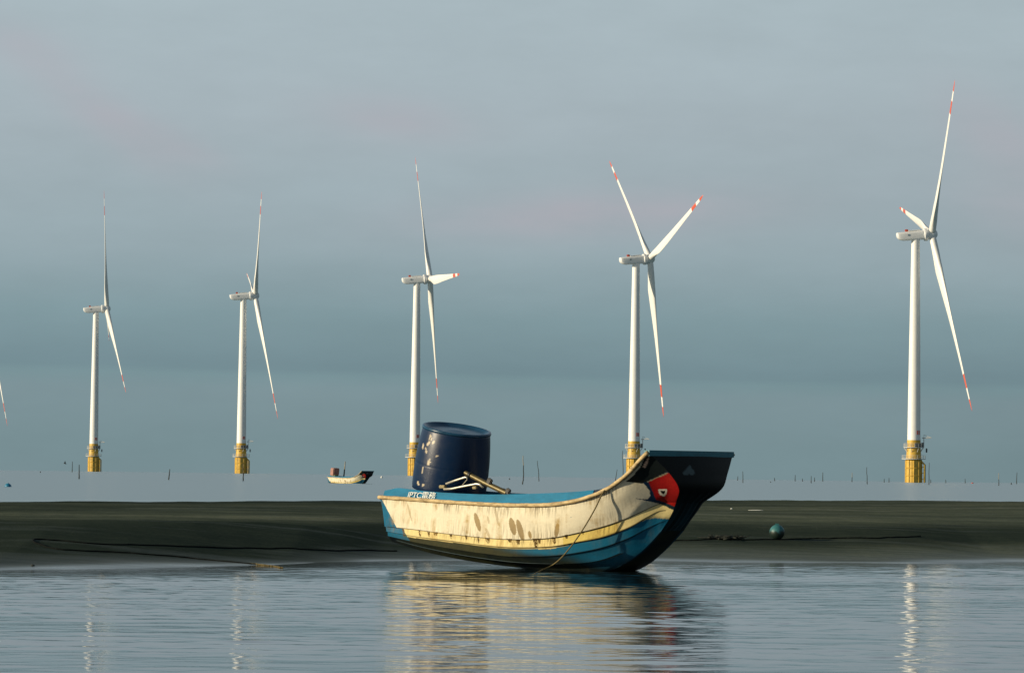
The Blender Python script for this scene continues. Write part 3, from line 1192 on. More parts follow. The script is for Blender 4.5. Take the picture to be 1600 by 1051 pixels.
def build_barrel():
    base = unb(on_side(701, 767, 0.0))
    top = at(714.5, 666, base.y - 0.03)
    ax = (top - base)
    # lean a little towards the camera so that the lid shows
    ax.normalize()
    ax = (ax + Vector((0, -0.115, 0))).normalized()
    H = 0.615
    r0, r1 = 0.356, 0.322
    root = empty('barrel', base)
    root.rotation_euler = ax.to_track_quat('Z', 'Y').to_euler()
    tag(root, 'dark blue plastic barrel turned over the outboard engine in the beached boat', 'barrel')
    prof = [(r0 - 0.012, 0.0), (r0, 0.004), (r0, 0.02)]
    for t in np.linspace(0.05, 0.95, 60):
        r = r0 * (1 - t) + r1 * t + 0.018 * math.sin(math.pi * t) ** 0.8
        r -= 0.0015 * math.exp(-((t - 0.42) / 0.012) ** 2)
        prof.append((r, H * t))
    prof += [(r1 - 0.004, H * 0.975)]
    seg = 160
    V, Fc = [], []
    for r, z in prof:
        for k in range(seg):
            an = 2 * math.pi * k / seg
            V.append((r * math.cos(an), r * math.sin(an), z))
    Fc = grid_faces(len(prof), seg, True)
    o = new_mesh('barrel_wall', V, Fc, M['barrel'], root)
    Vn = np.array(V)
    col = np.tile(np.array([0.0010, 0.0165, 0.058]), (len(Vn), 1))
    # scuffs: pale patches where the skin has flaked
    rot = np.array(root.rotation_euler.to_matrix())
    W = np.array(base)[None, :] + Vn @ rot.T
    q = (W - np.array(CAM)[None, :]) @ ROTN
    px, py = 800 + F * q[:, 0] / -q[:, 2], 525.5 - F * q[:, 1] / -q[:, 2]
    nrm = Vn[:, :2] @ rot.T[:2, :]
    front = nrm[:, 1] < 0.0
    rs = np.random.default_rng(5)
    for (sx, sy, a, b, tl) in ((661, 697, 2.0, 4.6, -.1), (669.5, 692, 2.1, 4.5, -.25), (672, 682, 1.6, 6, -.35), (677, 691, 1.5, 4, -.2), (666, 704, 1.4, 6, .1),
                               (670, 722, 3.0, 5.0, -.1), (682.5, 712, 2.6, 1.8, 0), (653.5, 755, 2.0, 3.8, .15), (661, 757.5, 1.4, 3.0, -.2), (660, 734, 1.1, 6, -.15), (674, 686, 1.0, 3, 0)):
        dx = (px - sx) - (py - sy) * tl
        th = np.arctan2((py - sy) / b, dx / a)
        w_ = 0.85 + 0.14 * np.sin(2 * th + rs.uniform(0, 6)) + 0.08 * np.sin(5 * th + rs.uniform(0, 6))
        m = ((dx / a) ** 2 + ((py - sy) / b) ** 2 < w_ ** 2) & front
        col[m] = np.array([0.58, 0.50, 0.36])
    a = o.data.attributes.new('paint', 'FLOAT_COLOR', 'POINT')
    a.data.foreach_set('color', np.c_[col, np.ones(len(col))].reshape(-1).astype(np.float32))
    # lid with raised chime and dished middle
    bm = bmesh.new()
    z = H * 0.975
    lathe_bm(bm, [(r1 - 0.004, z - 0.012), (r1 + 0.010, z - 0.010), (r1 + 0.014, z + 0.004), (r1 + 0.010, z + 0.016), (r1 - 0.012, z + 0.018),
                  (r1 - 0.024, z + 0.008), (r1 - 0.06, z - 0.012), (0.12, z - 0.006), (0.05, z + 0.004), (0.0, z + 0.004)], 96)
    lid = bm_obj('barrel_end', bm, simple('blue_barrel_end', (0.010, 0.060, 0.125), 0.32, var=0.25, scale=8), root, True)
    return root, base, ax


barrel, BASE, BAX = build_barrel()


def build_engine():
    c = on_side(705, 778, 0.0)
    root = empty('outboard_motor', unb(c))
    root.rotation_euler = (0, 0, -ALPHA)
    tag(root, 'outboard motor with brass coloured tiller arm under the upturned blue barrel', 'outboard motor')
    loc = lambda px, py, v: Vector(on_side(px, py, v)) - Vector(c)
    bm = bmesh.new()
    box_bm(bm, (0, 0, 0.18), (0.34, 0.26, 0.36), bevel=0.05)
    bm_obj('engine_block', bm, M['black'], root, True, 40)
    bm = bmesh.new()
    box_bm(bm, (-0.02, 0, -0.06), (0.13, 0.18, 0.16), bevel=0.02)
    bm_obj('clamp_bracket', bm, M['black'], root, True, 40)
    bm = bmesh.new()
    tube_bm(bm, [loc(727, 738, .34), loc(733, 741, .34), loc(760, 755, .35), loc(792, 770, .36)], [0.021, 0.023, 0.025, 0.026], 14)
    til = bm_obj('tiller', bm, M['steel'], root, True, 40)
    for (x, y) in ((734, 741.5), (761, 755.5), (787, 767.5)):
        bm = bmesh.new()
        a, b = loc(x - 1.5, y - .75, .345), loc(x + 1.5, y + .75, .345)
        tube_bm(bm, [a, b], 0.029, 14)
        bm_obj('tube_clamp', bm, M['black'], til, True, 40)
    for (x, y, s) in ((765, 751.5, .036), (794, 767, .034)):
        bm = bmesh.new()
        box_bm(bm, loc(x, y, .37), (s * 1.5, s, s * 1.5), Matrix.Rotation(R(28), 3, 'Y'), bevel=0.008)
        bm_obj('clamp_screw', bm, M['black'], til, True, 40)
    bm = bmesh.new()
    tube_bm(bm, [loc(*p) for p in ((697, 755.5, .36), (712, 750, .37), (727, 745.2, .37), (729.5, 745.6, .37), (730, 749, .36), (722, 758, .34))],
            [0.010, 0.010, 0.010, 0.009, 0.005, 0.004], 10)
    bm_obj('carrying_handle', bm, M['chrome'], root, True)
    bm = bmesh.new()
    tube_bm(bm, [loc(*p) for p in ((694, 763.8, .37), (706, 763.2, .38), (722, 759.8, .38), (744, 755.6, .38), (749, 756.2, .38), (755, 761.5, .37))], 0.0105, 10)
    bm_obj('shift_rod', bm, M['chrome'], root, True)
    bm = bmesh.new()
    box_bm(bm, loc(692, 760, .36), (0.075, 0.04, 0.03), bevel=0.006)
    bm_obj('linkage', bm, M['steel'], root, True, 40)
    bm = bmesh.new()
    box_bm(bm, loc(742, 761, .35), (0.05, 0.03, 0.03), bevel=0.005)
    bm_obj('shift_block', bm, M['steel'], root, True, 40)
    return root


build_engine()


def rope(name, pts, rad, mat, label, parent=None, seg=8, n=120):
    P = smooth_curve([tuple(p) for p in pts], n)
    bm = bmesh.new()
    tube_bm(bm, P, rad, seg)
    o = bm_obj(name, bm, mat, parent, True)
    if label:
        tag(o, label, 'rope')
    return o


# mooring rope over the bow rail
pts = []
for (x, y, ex) in ((955, 763, -.10), (948, 764, .0), (944, 766, .03), (939, 775, .035), (931, 792, .035), (918, 815, .03), (904, 837, .02), (890, 856, .0), (876, 872, -.04), (862, 883, -.1)):
    b = rail_b(x) + ex
    pts.append(unb(on_side(x, y, b)))
pts += [water_hit(848, 891.5) + Vector((0, 0, 0.012)), water_hit(832, 897) + Vector((0, 0, -0.01)), water_hit(824, 899) + Vector((0, 0, -0.05))]
rope('mooring_rope', pts, 0.0062, M['rope_olive'], 'thin olive mooring rope hanging from the bow rail of the near boat into the water')

# ------------------------------------------------------------------ things on the sand


def ground_rope(name, pix, rad, mat, label, lift=0.6):
    pts = []
    for i, (x, y) in enumerate(pix):
        g = ground_hit(x, y)
        pts.append((g.x, g.y, g.z + rad * lift))
    P = smooth_curve(pts, 240)
    r_ = np.random.default_rng(len(pix))
    P[:, 1] += np.convolve(r_.normal(0, 0.05, len(P)), np.ones(9) / 9, 'same')
    P[:, 2] = np.maximum(sand_z(P[:, 0], P[:, 1]), 0.0) + rad * lift
    bm = bmesh.new()
    tube_bm(bm, P, rad, 8)
    return tag(bm_obj(name, bm, mat, None, True), label, 'rope')


ground_rope('sand_rope', [(620, 861), (560, 860), (480, 858.5), (400, 856.5), (300, 854), (200, 851), (140, 849), (95, 845), (60, 842.5), (52, 845.5), (60, 851), (85, 857.5), (130, 860.5),
                          (180, 862), (240, 867), (300, 872.5), (350, 877), (392, 881)], 0.0078, M['rope_dark'], 'long dark rope looped across the wet sand left of the near boat')
ground_rope('frayed_rope', [(390, 880.6), (405, 882), (425, 884.5), (442, 887.5)], 0.0065, M['rope_olive'], 'short ochre rope end running from the sand into the channel on the left', 0.9)
ground_rope('dark_line', [(1050, 845), (1090, 843.6), (1130, 842.4), (1180, 843), (1230, 843), (1290, 841), (1320, 840.6), (1360, 840.6), (1410, 839.4), (1438, 838)],
            0.0085, M['rope_dark'], 'dark rope lying on the sand under the teal float on the right')


def float_ball():
    g = ground_hit(1214, 843.0)
    r = 11.8 * g.y / F
    root = empty('float', (g.x, g.y, g.z))
    tag(root, 'round teal fishing float resting on the sand right of the near boat', 'float')
    bm = bmesh.new()
    lathe_bm(bm, [(0 if k in (0, 40) else r * math.sin(math.pi * k / 40), r - r * math.cos(math.pi * k / 40)) for k in range(41)], 48)
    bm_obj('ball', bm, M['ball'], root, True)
    bm = bmesh.new()
    box_bm(bm, (0.0, 0, 2 * r + 0.004), (0.05, 0.016, 0.018), bevel=0.004)
    bm_obj('lug', bm, M['ball'], root, True, 40)


float_ball()


def weed_clump(px, py, w_, h_, label, seed):
    g = ground_hit(px, py)
    bm = bmesh.new()
    rs = random.Random(seed)
    for i in range(60):
        x = rs.gauss(0, w_ * 0.35)
        p = [Vector((x, rs.gauss(0, 0.05), 0))]
        for k in range(4):
            p.append(p[-1] + Vector((rs.gauss(0, 0.05), rs.gauss(0, 0.03), rs.uniform(-0.2, 1) * h_ * 0.35)))
        for q in p:
            q.z = max(q.z, 0.0)
        tube_bm(bm, p, [0.008, 0.009, 0.007, 0.005, 0.002], 5)
    o = bm_obj('seaweed_clump', bm, M['seaweed'], None, True)
    o.location = g
    tag(o, label, 'seaweed')


weed_clump(1133, 842, 0.16, 0.05, 'tangled dark seaweed on the sand rope between bow and teal float', 2)
for (x, y, s, lb) in ((1143, 795, 0.012, 'tiny pale shell high on the sand right of the bow'), (51, 884, 0.012, 'small dark pebble on the wet sand at the far left')):
    g = ground_hit(x, y)
    bm = bmesh.new()
    lathe_bm(bm, [(0, 0), (s * 1.6, s * .2), (s * 1.5, s * .7), (s * .7, s * 1.3), (0, s * 1.5)], 16)
    dark = y > 850
    o = bm_obj('pebble' if dark else 'shell', bm, M['stake'] if dark else M['foam'], None, True)
    o.location = g
    tag(o, lb, 'pebble' if dark else 'shell')

g = ground_hit(1181, 797)
bm = bmesh.new()
lathe_bm(bm, [(0, -0.01), (0.016, 0.0), (0.014, 0.010), (0.006, 0.018), (0, 0.019)], 20, Matrix.Diagonal((8.0, 1.2, 0.45, 1.0)))
o = bm_obj('puddle_glint', bm, M['foam'], None, True)  # glint of a shallow puddle, modelled as a solid white sliver
o.location = g
tag(o, 'thin pale streak shaped as the glint of a puddle on the sand right of the bow', 'foam')

# ------------------------------------------------------------------ turbines
HUB = 90.0
BL = 66.7
TILT = 0.0894
CONE = 0.0502
OVER = 6.0


def blade_mesh():
    V = []
    n, m = 60, 24
    for i in range(n):
        t = i / (n - 1)
        r = 1.2 + (BL - 1.2) * t
        chord = np.interp(t, [0, 0.04, 0.10, 0.19, 0.28, 0.45, 0.65, 0.85, 0.96, 1.0], [2.5, 2.5, 3.3, 4.5, 4.2, 3.1, 2.2, 1.55, 1.15, 0.25])
        thick = np.interp(t, [0, 0.04, 0.12, 0.2, 0.35, 0.7, 1.0], [1.0, 1.0, 0.62, 0.40, 0.28, 0.20, 0.16]) * chord
        twist = R(np.interp(t, [0, 0.1, 0.25, 0.5, 0.8, 1.0], [24, 24, 17, 9, 4, 2]))
        circ = np.interp(t, [0.03, 0.16], [1, 0])
        for k in range(m):
            a = 2 * math.pi * k / m
            cx = math.cos(a) * 0.5 * chord
            # aerofoil: blunt nose, thin tail
            s = (math.cos(a) + 1) / 2                     # 1 nose .. 0 tail
            env = (circ * abs(math.sin(a)) + (1 - circ) * 1.15 * abs(math.sin(a)) * (0.22 + 0.78 * s ** 0.6))
            cy = math.copysign(env, math.sin(a)) * 0.5 * thick
            cx -= (1 - circ) * 0.18 * chord
            # y is tangential, x along the rotor axis
            x = cx * math.sin(twist) + cy * math.cos(twist)
            y = cx * math.cos(twist) - cy * math.sin(twist)
            V.append((x, y, r))
    faces = grid_faces(n, m, True)
    faces.append(tuple(range(m))[::-1])
    faces.append(tuple(range((n - 1) * m, n * m)))
    me = bpy.data.meshes.new('blade')
    me.from_pydata(V, [], faces)
    me.polygons.foreach_set('use_smooth', [True] * len(me.polygons))
    me.materials.append(M['blade'])
    return me


def rail_ring(bm, r, z, h, posts, tr=0.05):
    for zz in (z + h, z + h * 0.5):
        pts = [(r * math.cos(2 * math.pi * k / 32), r * math.sin(2 * math.pi * k / 32), zz) for k in range(33)]
        tube_bm(bm, pts, tr, 5, False)
    for k in range(posts):
        a = 2 * math.pi * k / posts
        tube_bm(bm, [(r * math.cos(a), r * math.sin(a), z), (r * math.cos(a), r * math.sin(a), z + h)], tr, 5)


def make_turbine():
    root = empty('wind_turbine', (0, 0, 0))
    bm = bmesh.new()
    prof = [(0, 15.3), (2.36, 15.3)] + [(2.36 - 0.86 * ((z - 15.3) / 72.5) ** 1.15, z) for z in np.linspace(15.4, 87.8, 7)] + [(0, 87.8)]
    lathe_bm(bm, prof, 64)
    tw = bm_obj('tower', bm, M['tower'], root, True, 40)
    tw.cycles.shadow_terminator_geometry_offset = 0.6
    tw.cycles.shadow_terminator_offset = 0.05
    for a, z in ((R(-62), 17.4), (R(-42), 17.4)):
        bm = bmesh.new()
        r = 2.36
        box_bm(bm, (r * math.cos(a), r * math.sin(a), z + 0.6), (0.06, 0.55, 1.5), Matrix.Rotation(a, 3, 'Z'))
        bm_obj('tower_marking', bm, M['redmark'], tw)
    # yellow transition piece
    bm = bmesh.new()
    lathe_bm(bm, [(0, -4), (2.95, -4), (2.95, 8.2), (2.85, 8.25), (2.75, 8.3), (2.62, 10.5), (2.45, 12.5), (2.42, 15.28), (0, 15.28)], 48)
    tp = bm_obj('transition_piece', bm, M['yellow'], root, True, 35)
    bm = bmesh.new()
    for k in range(10):
        a = 2 * math.pi * k / 10 + 0.25
        tube_bm(bm, [(3.0 * math.cos(a), 3.0 * math.sin(a), -2), (3.0 * math.cos(a), 3.0 * math.sin(a), 8.0)], 0.22, 8)
    for z in (2.4, 5.2):
        tube_bm(bm, [(3.05 * math.cos(2 * math.pi * k / 40), 3.05 * math.sin(2 * math.pi * k / 40), z) for k in range(41)], 0.16, 6, False)
    bm_obj('ribs', bm, M['yellow'], tp, True, 40)
    # boat landing: two fender tubes and a ladder, on the right
    bm = bmesh.new()
    for a in (R(-28), R(2)):
        x, y = 4.15 * math.cos(a), 4.15 * math.sin(a)
        tube_bm(bm, [(x * .75, y * .75, 7.4), (x, y, 6.4), (x, y, -2)], 0.26, 8)
        for z in (1.2, 3.4, 5.6):
            tube_bm(bm, [(x * .7, y * .7, z), (x, y, z)], 0.14, 6)
    for z in np.arange(-0.5, 7.0, 0.6):
        a0, a1 = R(-28), R(2)
        tube_bm(bm, [(4.1 * math.cos(a0), 4.1 * math.sin(a0), z), (4.1 * math.cos(a1), 4.1 * math.sin(a1), z)], 0.05, 5)
    bm_obj('boat_landing', bm, M['yellow'], tp, True, 40)
    # two ring platforms with railings
    bm = bmesh.new()
    lathe_bm(bm, [(2.7, 8.35), (4.35, 8.35), (4.35, 8.62), (2.7, 8.62)], 40)
    rail_ring(bm, 4.25, 8.62, 1.15, 14)
    bm_obj('lower_platform', bm, M['railing'], tp, False)
    bm = bmesh.new()
    lathe_bm(bm, [(2.4, 12.55), (3.7, 12.55), (3.7, 12.8), (2.4, 12.8)], 40)
    rail_ring(bm, 3.62, 12.8, 1.2, 16, 0.06)
    for k in range(8):
        a = 2 * math.pi * k / 8 + 0.4
        tube_bm(bm, [(2.5 * math.cos(a), 2.5 * math.sin(a), 10.9), (3.65 * math.cos(a), 3.65 * math.sin(a), 12.5)], 0.1, 5)
    bm_obj('upper_platform', bm, M['railing'], tp, False)
    for a, s, z in ((R(-80), (0.8, 1.0, 1.3), 13.5), (R(-58), (0.7, 0.8, 1.2), 13.5), (R(-8), (0.9, 1.2, 1.6), 13.6), (R(-30), (0.7, 0.7, 1.3), 13.5)):
        bm = bmesh.new()
        box_bm(bm, (3.15 * math.cos(a), 3.15 * math.sin(a), z), s, Matrix.Rotation(a, 3, 'Z'), 0.04)
        bm_obj('cabinet', bm, M['darkbox'], tp)
    bm = bmesh.new()
    box_bm(bm, (4.55, -0.6, 11.6), (0.5, 0.9, 1.5), None, 0.05)
    bm_obj('cabinet', bm, M['darkbox'], tp)
    bm = bmesh.new()
    tube_bm(bm, [(3.5, -0.9, 12.8), (3.5, -0.9, 16.2)], 0.16, 8)
    tube_bm(bm, [(2.9, -0.9, 16.1), (6.2, -1.3, 16.2)], [0.2, 0.16], 8)
    tube_bm(bm, [(3.5, -0.9, 17.2), (6.0, -1.3, 16.3)], 0.09, 6)
    tube_bm(bm, [(3.5, -0.9, 16.2), (3.5, -0.9, 17.2)], 0.09, 6)
    bm_obj('davit_crane', bm, M['railing'], tp, True, 40)
    # nacelle, in a frame whose +x is the rotor axis
    nac = bpy.data.objects.new('nacelle', None)
    bm = bmesh.new()
    rings = []
    for x, w_, zt, zb in ((-6.9, 1.2, 1.35, 0.2), (-6.75, 1.5, 1.6, -0.3), (-6.4, 1.62, 1.66, -0.75), (-5.6, 1.7, 1.68, -1.2), (-4.5, 1.75, 1.7, -1.5), (0, 1.8, 1.72, -1.65), (3.0, 1.8, 1.72, -1.65)):
        ring = []
        for k in range(32):
            a = 2 * math.pi * k / 32
            c_, s_ = math.cos(a), math.sin(a)
            y = w_ * math.copysign(abs(c_) ** 0.42, c_)
            hh, mid = (zt - zb) / 2, (zt + zb) / 2
            z = mid + hh * math.copysign(abs(s_) ** 0.42, s_)
            ring.append(bm.verts.new((x, y, z)))
        rings.append(ring)
    for a, b in zip(rings, rings[1:]):
        for k in range(32):
            bm.faces.new((a[k], a[(k + 1) % 32], b[(k + 1) % 32], b[k]))
    bm.faces.new(rings[0][::-1])
    bm.faces.new(rings[-1])
    body = bm_obj('nacelle', bm, M['nacelle'], root, True, 45)
    bpy.data.objects.remove(nac)
    bm = bmesh.new()
    box_bm(bm, (-0.4, 0, 1.9), (4.6, 2.4, 0.32), None, 0.08)
    bm_obj('roof_hatch', bm, M['tower'], body, True, 40)
    for y in (-0.6, 0.6):
        bm = bmesh.new()
        box_bm(bm, (-3.2, y, 2.15), (0.9, 0.5, 0.85), None, 0.1)
        bm_obj('aviation_light', bm, M['redmark'], body, True, 40)
    bm = bmesh.new()
    box_bm(bm, (-2.9, -1.82, 0.5), (0.7, 0.05, 0.6), None, 0.0)
    bm_obj('side_vent', bm, simple('vent_grey', (0.25, 0.32, 0.36), 0.6), body)
    bm = bmesh.new()
    mx = Matrix.Rotation(math.pi / 2, 4, 'Y')
    lathe_bm(bm, [(0, 2.95), (2.05, 2.95), (2.25, 3.15), (2.28, 4.1), (2.1, 4.35), (1.5, 4.45), (0, 4.45)], 40, mx)
    bm_obj('generator_ring', bm, M['nacelle'], body, True, 40)
    # rotor hub: turned by the rotor phase, carries three blades
    bm = bmesh.new()
    lathe_bm(bm, [(0, -1.75), (1.45, -1.75), (1.75, -1.3), (1.85, 0), (1.75, 0.9), (1.4, 1.55), (0.8, 1.95), (0, 2.05)], 40, mx)
    hub = bm_obj('rotor_hub', bm, M['nacelle'], root, True, 40)
    bmesh_blade = blade_mesh()
    for k in range(3):
        b = bpy.data.objects.new('blade', bmesh_blade)
        link(b, root)
    return root


def orient_turbine(root, hub_px, psi, phi, blade_scale=1.0):
    px, py = hub_px
    r = ray(px, py)
    D = 1000.0
    for _ in range(30):                          # distance at which the hub stands HUB over the curved sea
        p = CAM + r * (D / r.y)
        D *= (HUB - EYE + drop(p.x, p.y)) / (p.z - EYE)
    Hp = CAM + r * (D / r.y)
    # rotor axis; psi > 0 turns the rotor towards the camera
    c, s = math.cos(psi), math.sin(psi)
    tow = -r.normalized()
    rt = CAM_ROT.col[0].copy()
    rt = (rt - tow * rt.dot(tow)).normalized()
    up = tow.cross(rt)
    a = rt * (c * math.cos(TILT)) + up * math.sin(TILT) + tow * (s * math.cos(TILT))
    e1 = rt * -s + tow * c
    e2 = e1.cross(a)
    if e2.z < 0:
        e2 = -e2
    base = Hp - a * OVER
    ah = Vector((a.x, a.y, 0)).normalized()
    z0 = drop(base.x, base.y)
    root.location = (base.x, base.y, z0)
    loc = lambda v: v - Vector((base.x, base.y, z0))
    fr = Matrix((a, e2.cross(a), e2)).transposed()
    fr4 = fr.to_4x4()
    nb = 0
    for o in [q for q in COL.objects if q.parent == root]:
        n = o.name.split('.')[0]
        if n == 'nacelle':
            o.matrix_local = Matrix.Translation(loc(base + Vector((0, 0, base.z * 0 + Hp.z - OVER * a.z - base.z)))) @ fr4
            o.location = loc(Hp - a * OVER)
        elif n == 'rotor_hub':
            o.rotation_euler = fr.to_euler()
            o.location = loc(Hp)
        elif n == 'blade':
            f = phi + nb * 2 * math.pi / 3
            nb += 1
            rad = (e2 * math.cos(f) + e1 * math.sin(f)) * math.cos(CONE) + a * math.sin(CONE)
            xa = (a - rad * a.dot(rad)).normalized()
            ya = rad.cross(xa)
            o.rotation_euler = Matrix((xa, ya, rad)).transposed().to_euler()
            o.location = loc(Hp)
            o.scale = (1, 1, blade_scale)
    return root


def copy_tree(o, parent=None):
    c = o.copy()
    link(c, parent)
    for ch in [q for q in COL.objects if q.parent == o]:
        copy_tree(ch, c)
    return c


TURB = [
    ((1456.0, 365.8), -0.2199, 0.6651, 1.03, 'largest wind turbine, standing alone right of the near boat'),
    ((1015.5, 404.3), -0.3275, -0.9067, 1.0, 'wind turbine behind the raised bow of the near boat, two blades in a V'),
    ((671.8, 435.7), -0.1487, -0.5526, 1.0, 'wind turbine rising behind the blue barrel, its side blade pointing right'),
    ((398.9, 461.6), -0.1041, 0.6917, 1.0, 'wind turbine with a dark stake before its yellow base, left of the distant boat'),
    ((167.0, 482.1), -0.0585, 0.2376, 1.0, 'smallest whole wind turbine, farthest left with a bare yellow base'),
    ((-18.5, 494.0), -0.07, 0.66, 1.04, 'wind turbine mostly outside the left edge, only a red banded blade tip showing'),
]
proto = make_turbine()
roots = [proto] + [copy_tree(proto) for _ in TURB[1:]]
for rt, (hp, psi, phi, bs, lab) in zip(roots, TURB):
    orient_turbine(rt, hp, psi, phi, bs)
    tag(rt, lab, 'wind turbine', 'offshore wind turbines in a row')

# ------------------------------------------------------------------ stakes, floats, far boat, bird


def stake(px, ytop, ybot, lean, rad, label, pale=False, crook=0.0):
    e = eyeline(px)
    D = EYE * F / max(ybot - e, 4.2)
    D = min(D, 1250.0)
    foot = at(px, ybot, D)
    foot.z = drop(foot.x, foot.y)
    head = at(px + lean, ytop, D)
    h = head - foot
    rs = random.Random(int(px * 7))
    rw = max(rad, 0.55 * D / F)
    pts = [Vector((0, 0, -0.4)) - h * 0.05]
    n = 6
    for i in range(n + 1):
        t = i / n
        pts.append(h * t + Vector((crook * math.sin(t * 5) * h.z + rs.gauss(0, 0.006) * h.z, 0, 0)))
    bm = bmesh.new()
    tube_bm(bm, pts, [rw * 1.15] + [rw * (1.15 - 0.5 * i / n) for i in range(n + 1)], 8)
    o = bm_obj('stake', bm, M['stake'], None, True)
    if pale:
        o.data.materials.append(M['stake_pale'])
        zc = h.z * pale
        for p in o.data.polygons:
            if p.center.z > zc:
                p.material_index = 1
    o.location = foot
    tag(o, label, 'stake', 'stakes standing in the shallow sea')
    return o


STAKES = [
    (123.5, 725.5, 747.5, .2, .05, 'thick dark stake just left of the farthest left turbine base'),
    (112.8, 720.5, 735.5, .3, .02, 'thin faint stake left of the thick stake near the leftmost turbine'),
    (263.5, 732.5, 749, 2.0, .05, 'dark leaning stake alone in the water between the two leftmost turbines'),
    (379.8, 724, 750.5, .5, .05, 'dark stake standing in front of the yellow base of the second turbine from left'),
    (816.5, 711.5, 756, 1.8, .045, 'tall stake with a pale top right of the tiller, thicker at its foot'),
    (842, 719.5, 751, -1.8, .025, 'thin stake leaning left beside the tall pale topped stake'),
    (961.5, 733, 751, 2.8, .025, 'short thin stake leaning right, left of the tall stake by the bow rail'),
    (972.6, 703.5, 748, .8, .035, 'tall thin crooked stake left of the yellow turbine base behind the bow'),
    (1152.5, 743.5, 749.8, .4, .03, 'short faint stake between the bow and the first tall stake right of it'),
    (1161, 736, 753.5, -.4, .045, 'dark upright stake nearest to the right of the raised bow'),
    (1210.5, 746, 750.5, -.5, .03, 'tiny faint stake alone on the horizon, second group right of the bow'),
    (1242.3, 741.5, 750.2, .3, .025, 'faint thin stake left of the close pair of short dark stakes'),
    (1254, 747, 751.3, -.3, .03, 'tiny stub stake just left of the close pair of short dark stakes'),
    (1267.3, 743, 754, .2, .06, 'stout short dark stake, left one of a close pair'),
    (1272.6, 745.5, 751.5, .2, .04, 'slim short stake, right one of a close pair'),
    (1285.5, 737.5, 751.2, .2, .03, 'faint grey stake right of the close pair of short stakes'),
    (1331.3, 738, 752.2, .2, .035, 'short stake with a faint pale top left of the tapering tall stake'),
    (1355, 729.5, 756, -.8, .055, 'tall tapering dark stake left of the largest turbine'),
    (1381.5, 747.5, 751.8, 0, .03, 'tiny faint stake beside the dark stub left of the largest turbine'),
    (1389, 746, 752.5, .1, .05, 'dark stub stake nearest to the left of the largest turbine'),
    (1451.2, 722.5, 756.5, .9, .04, 'tall thin stake touching the right side of the largest turbine base'),
    (1454.3, 748.5, 753.4, 0, .03, 'tiny stub at the foot of the tall stake beside the largest turbine'),
    (1478, 749, 752.8, -.3, .03, 'tiny faint stub on the horizon right of the largest turbine'),
    (1508, 747.5, 753.6, 0, .03, 'faint short stake left of the rust coloured float near the right'),
    (1560.8, 738.5, 758, -.4, .045, 'dark footed stake with pale top near the right edge'),
    (1588.3, 737.5, 752.6, .8, .02, 'thin faint stake farthest right, close to the picture edge'),
]
PALES = {816.5: 0.62, 1331.3: 0.55, 1560.8: 0.5}
for s_ in STAKES:
    stake(*s_, pale=PALES.get(s_[0], False), crook=0.02 if s_[0] in (816.5, 842, 972.6) else 0.0)


def small_float(px, py, wpx, hpx, mat, name, label, cat='float'):
    D = min(EYE * F / max(py - eyeline(px), 4.2), 1250)
    p = at(px, py, D)
    p.z = drop(p.x, p.y)
    s = D / F
    w_, h_ = wpx * s / 2, hpx * s
    root = empty(name, p)
    bm = bmesh.new()
    lathe_bm(bm, [(0, -0.3 * h_), (w_ * .7, -0.25 * h_), (w_, 0.05 * h_), (w_ * .92, 0.4 * h_), (w_ * .6, 0.82 * h_), (w_ * .2, 0.97 * h_), (0, h_)], 24)
    bm_obj('float_body', bm, mat, root, True)
    bm = bmesh.new()
    lathe_bm(bm, [(0, .95 * h_), (w_ * .16, .95 * h_), (w_ * .16, 1.08 * h_), (0, 1.1 * h_)], 12)
    bm_obj('float_eye', bm, mat, root, True)
    tag(root, label, cat)
    return root


small_float(12.5, 760, 11, 5.6, M['bluefloat'], 'buoy', 'blue dome shaped buoy afloat at the far left edge', 'buoy')
small_float(596.3, 746, 3.4, 3.2, M['foam'], 'buoy', 'tiny white buoy between the distant boat and the barrel', 'buoy')
small_float(796, 748.5, 2.2, 2.2, M['darkbox'], 'buoy', 'tiny grey buoy above the end of the tiller', 'buoy')
small_float(63, 737.6, 1.8, 2.4, M['darkbox'], 'buoy', 'tiny dark marker buoy on the horizon right of the blue buoy', 'buoy')
small_float(1519.5, 753.4, 4.0, 1.6, M['redmark'], 'buoy', 'tiny rust coloured buoy on the horizon right of the largest turbine', 'buoy')
small_float(1580, 756, 2.2, 3.0, M['darkbox'], 'buoy', 'tiny dark buoy between the two rightmost stakes', 'buoy')
small_float(1204, 753, 2.0, 1.6, M['darkbox'], 'buoy', 'tiny dark buoy left of the stakes in mid distance right of the bow', 'buoy')


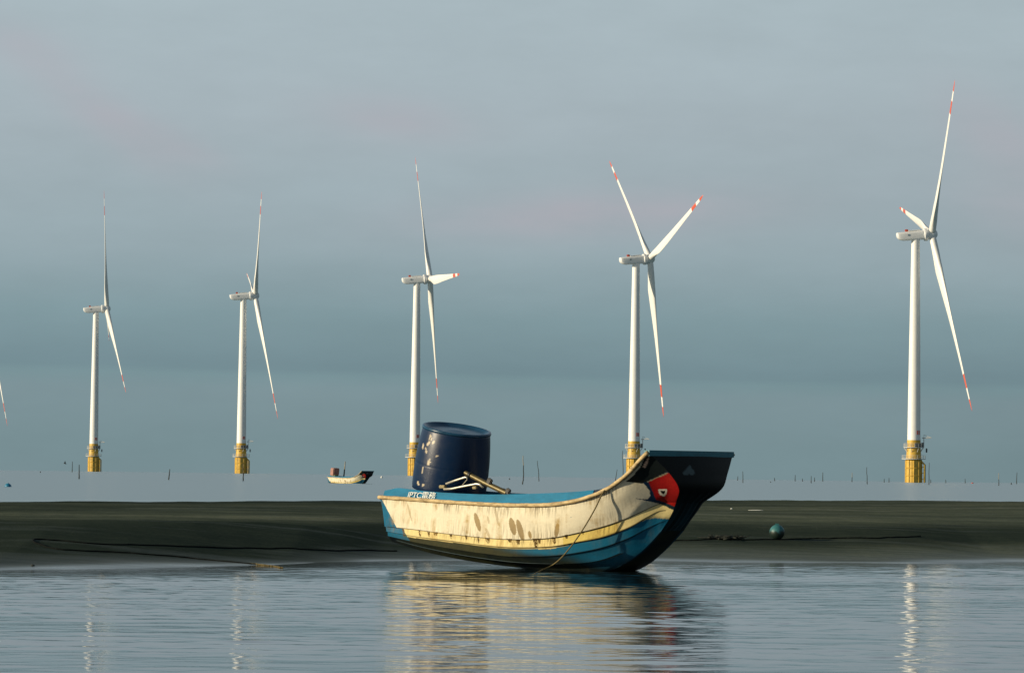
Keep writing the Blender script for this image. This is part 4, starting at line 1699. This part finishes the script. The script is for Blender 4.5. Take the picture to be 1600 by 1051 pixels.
def bird():
    D = 260.0
    p = at(101.5, 723.4, D)
    s = D / F
    root = empty('bird', p)
    V = [(-2.0 * s, 0, 0.2 * s), (2.0 * s, 0, -0.6 * s)]
    bm = bmesh.new()
    tube_bm(bm, [(-2.1 * s, 0, 0), (-1.2 * s, 0, 0.1 * s), (0, 0, 0), (1.3 * s, 0, -0.6 * s), (2.3 * s, 0, -1.2 * s)], [0.15 * s, 0.9 * s, 1.1 * s, 0.8 * s, 0.1 * s], 10)
    body = bm_obj('bird_body', bm, M['bird'], root, True)
    bm = bmesh.new()
    for sg in (-1, 1):
        P = [(0.9 * s, 0, 0.3 * s), (-0.9 * s, 0, 0.3 * s), (-0.2 * s, sg * 2.4 * s, 3.4 * s), (0.5 * s, sg * 2.4 * s, 3.2 * s)]
        v = [bm.verts.new(q) for q in P] + [bm.verts.new((q[0], q[1], q[2] - 0.25 * s)) for q in P]
        for f in ((0, 1, 2, 3), (7, 6, 5, 4), (0, 4, 5, 1), (1, 5, 6, 2), (2, 6, 7, 3), (3, 7, 4, 0)):
            bm.faces.new([v[i] for i in f])
    bm_obj('wing', bm, M['bird'], root)
    tag(root, 'small dark bird in flight over the sea left of the leftmost turbine', 'bird')


bird()


def far_boat():
    sc = 1.18
    D = 318.0
    tgt = at(543.5, 754.4, D)
    # the same kind of sampan, far out on the water
    c = copy_tree(boat)
    for o in [q for q in COL.objects if q.parent == c and q.name.split('.')[0] in ('lettering', 'thwart', 'floor_boards')]:
        bpy.data.objects.remove(o)
    c.scale = (sc, sc, sc)
    mid = AX * (0.35 * sc)
    c.location = (tgt.x - 1.0 * sc, tgt.y, drop(tgt.x, tgt.y) - 0.27)
    tag(c, 'small distant sampan with yellowed hull, dark bow and reddish engine cover, afloat', 'boat')
    return c, sc, D


fb, fsc, fD = far_boat()


def far_extras():
    s = fD / F
    base = at(523, 744.6, fD)
    root = empty('engine_cover', base, -ALPHA)
    bm = bmesh.new()
    box_bm(bm, (0, 0, 0.42), (0.40, 0.74, 0.62), Matrix.Rotation(R(6), 3, 'Y'), 0.05)
    bm_obj('cover_box', bm, M['redcover'], root, True, 40)
    bm = bmesh.new()
    box_bm(bm, (0.06, -0.1, 0.05), (0.5, 0.4, 0.22), None, 0.04)
    bm_obj('cover_base', bm, simple('olive_block', (0.16, 0.20, 0.09), 0.7), root, True, 40)
    tag(root, 'faded red box shaped engine cover at the stern of the distant boat', 'engine cover')
    a, b = at(537.2, 745, fD + 0.4), at(539.5, 720.5, fD + 0.4)
    bm = bmesh.new()
    tube_bm(bm, [(0, 0, 0), (b - a) * 0.5, (b - a)], [0.055, 0.05, 0.035], 8)
    o = bm_obj('boat_pole', bm, M['stake'], None, True)
    o.data.materials.append(M['stake_pale'])
    for p in o.data.polygons:
        if p.center.z > (b - a).z * 0.4:
            p.material_index = 1
    o.location = a
    tag(o, 'upright pole with pale top standing in the distant boat', 'pole')


far_extras()
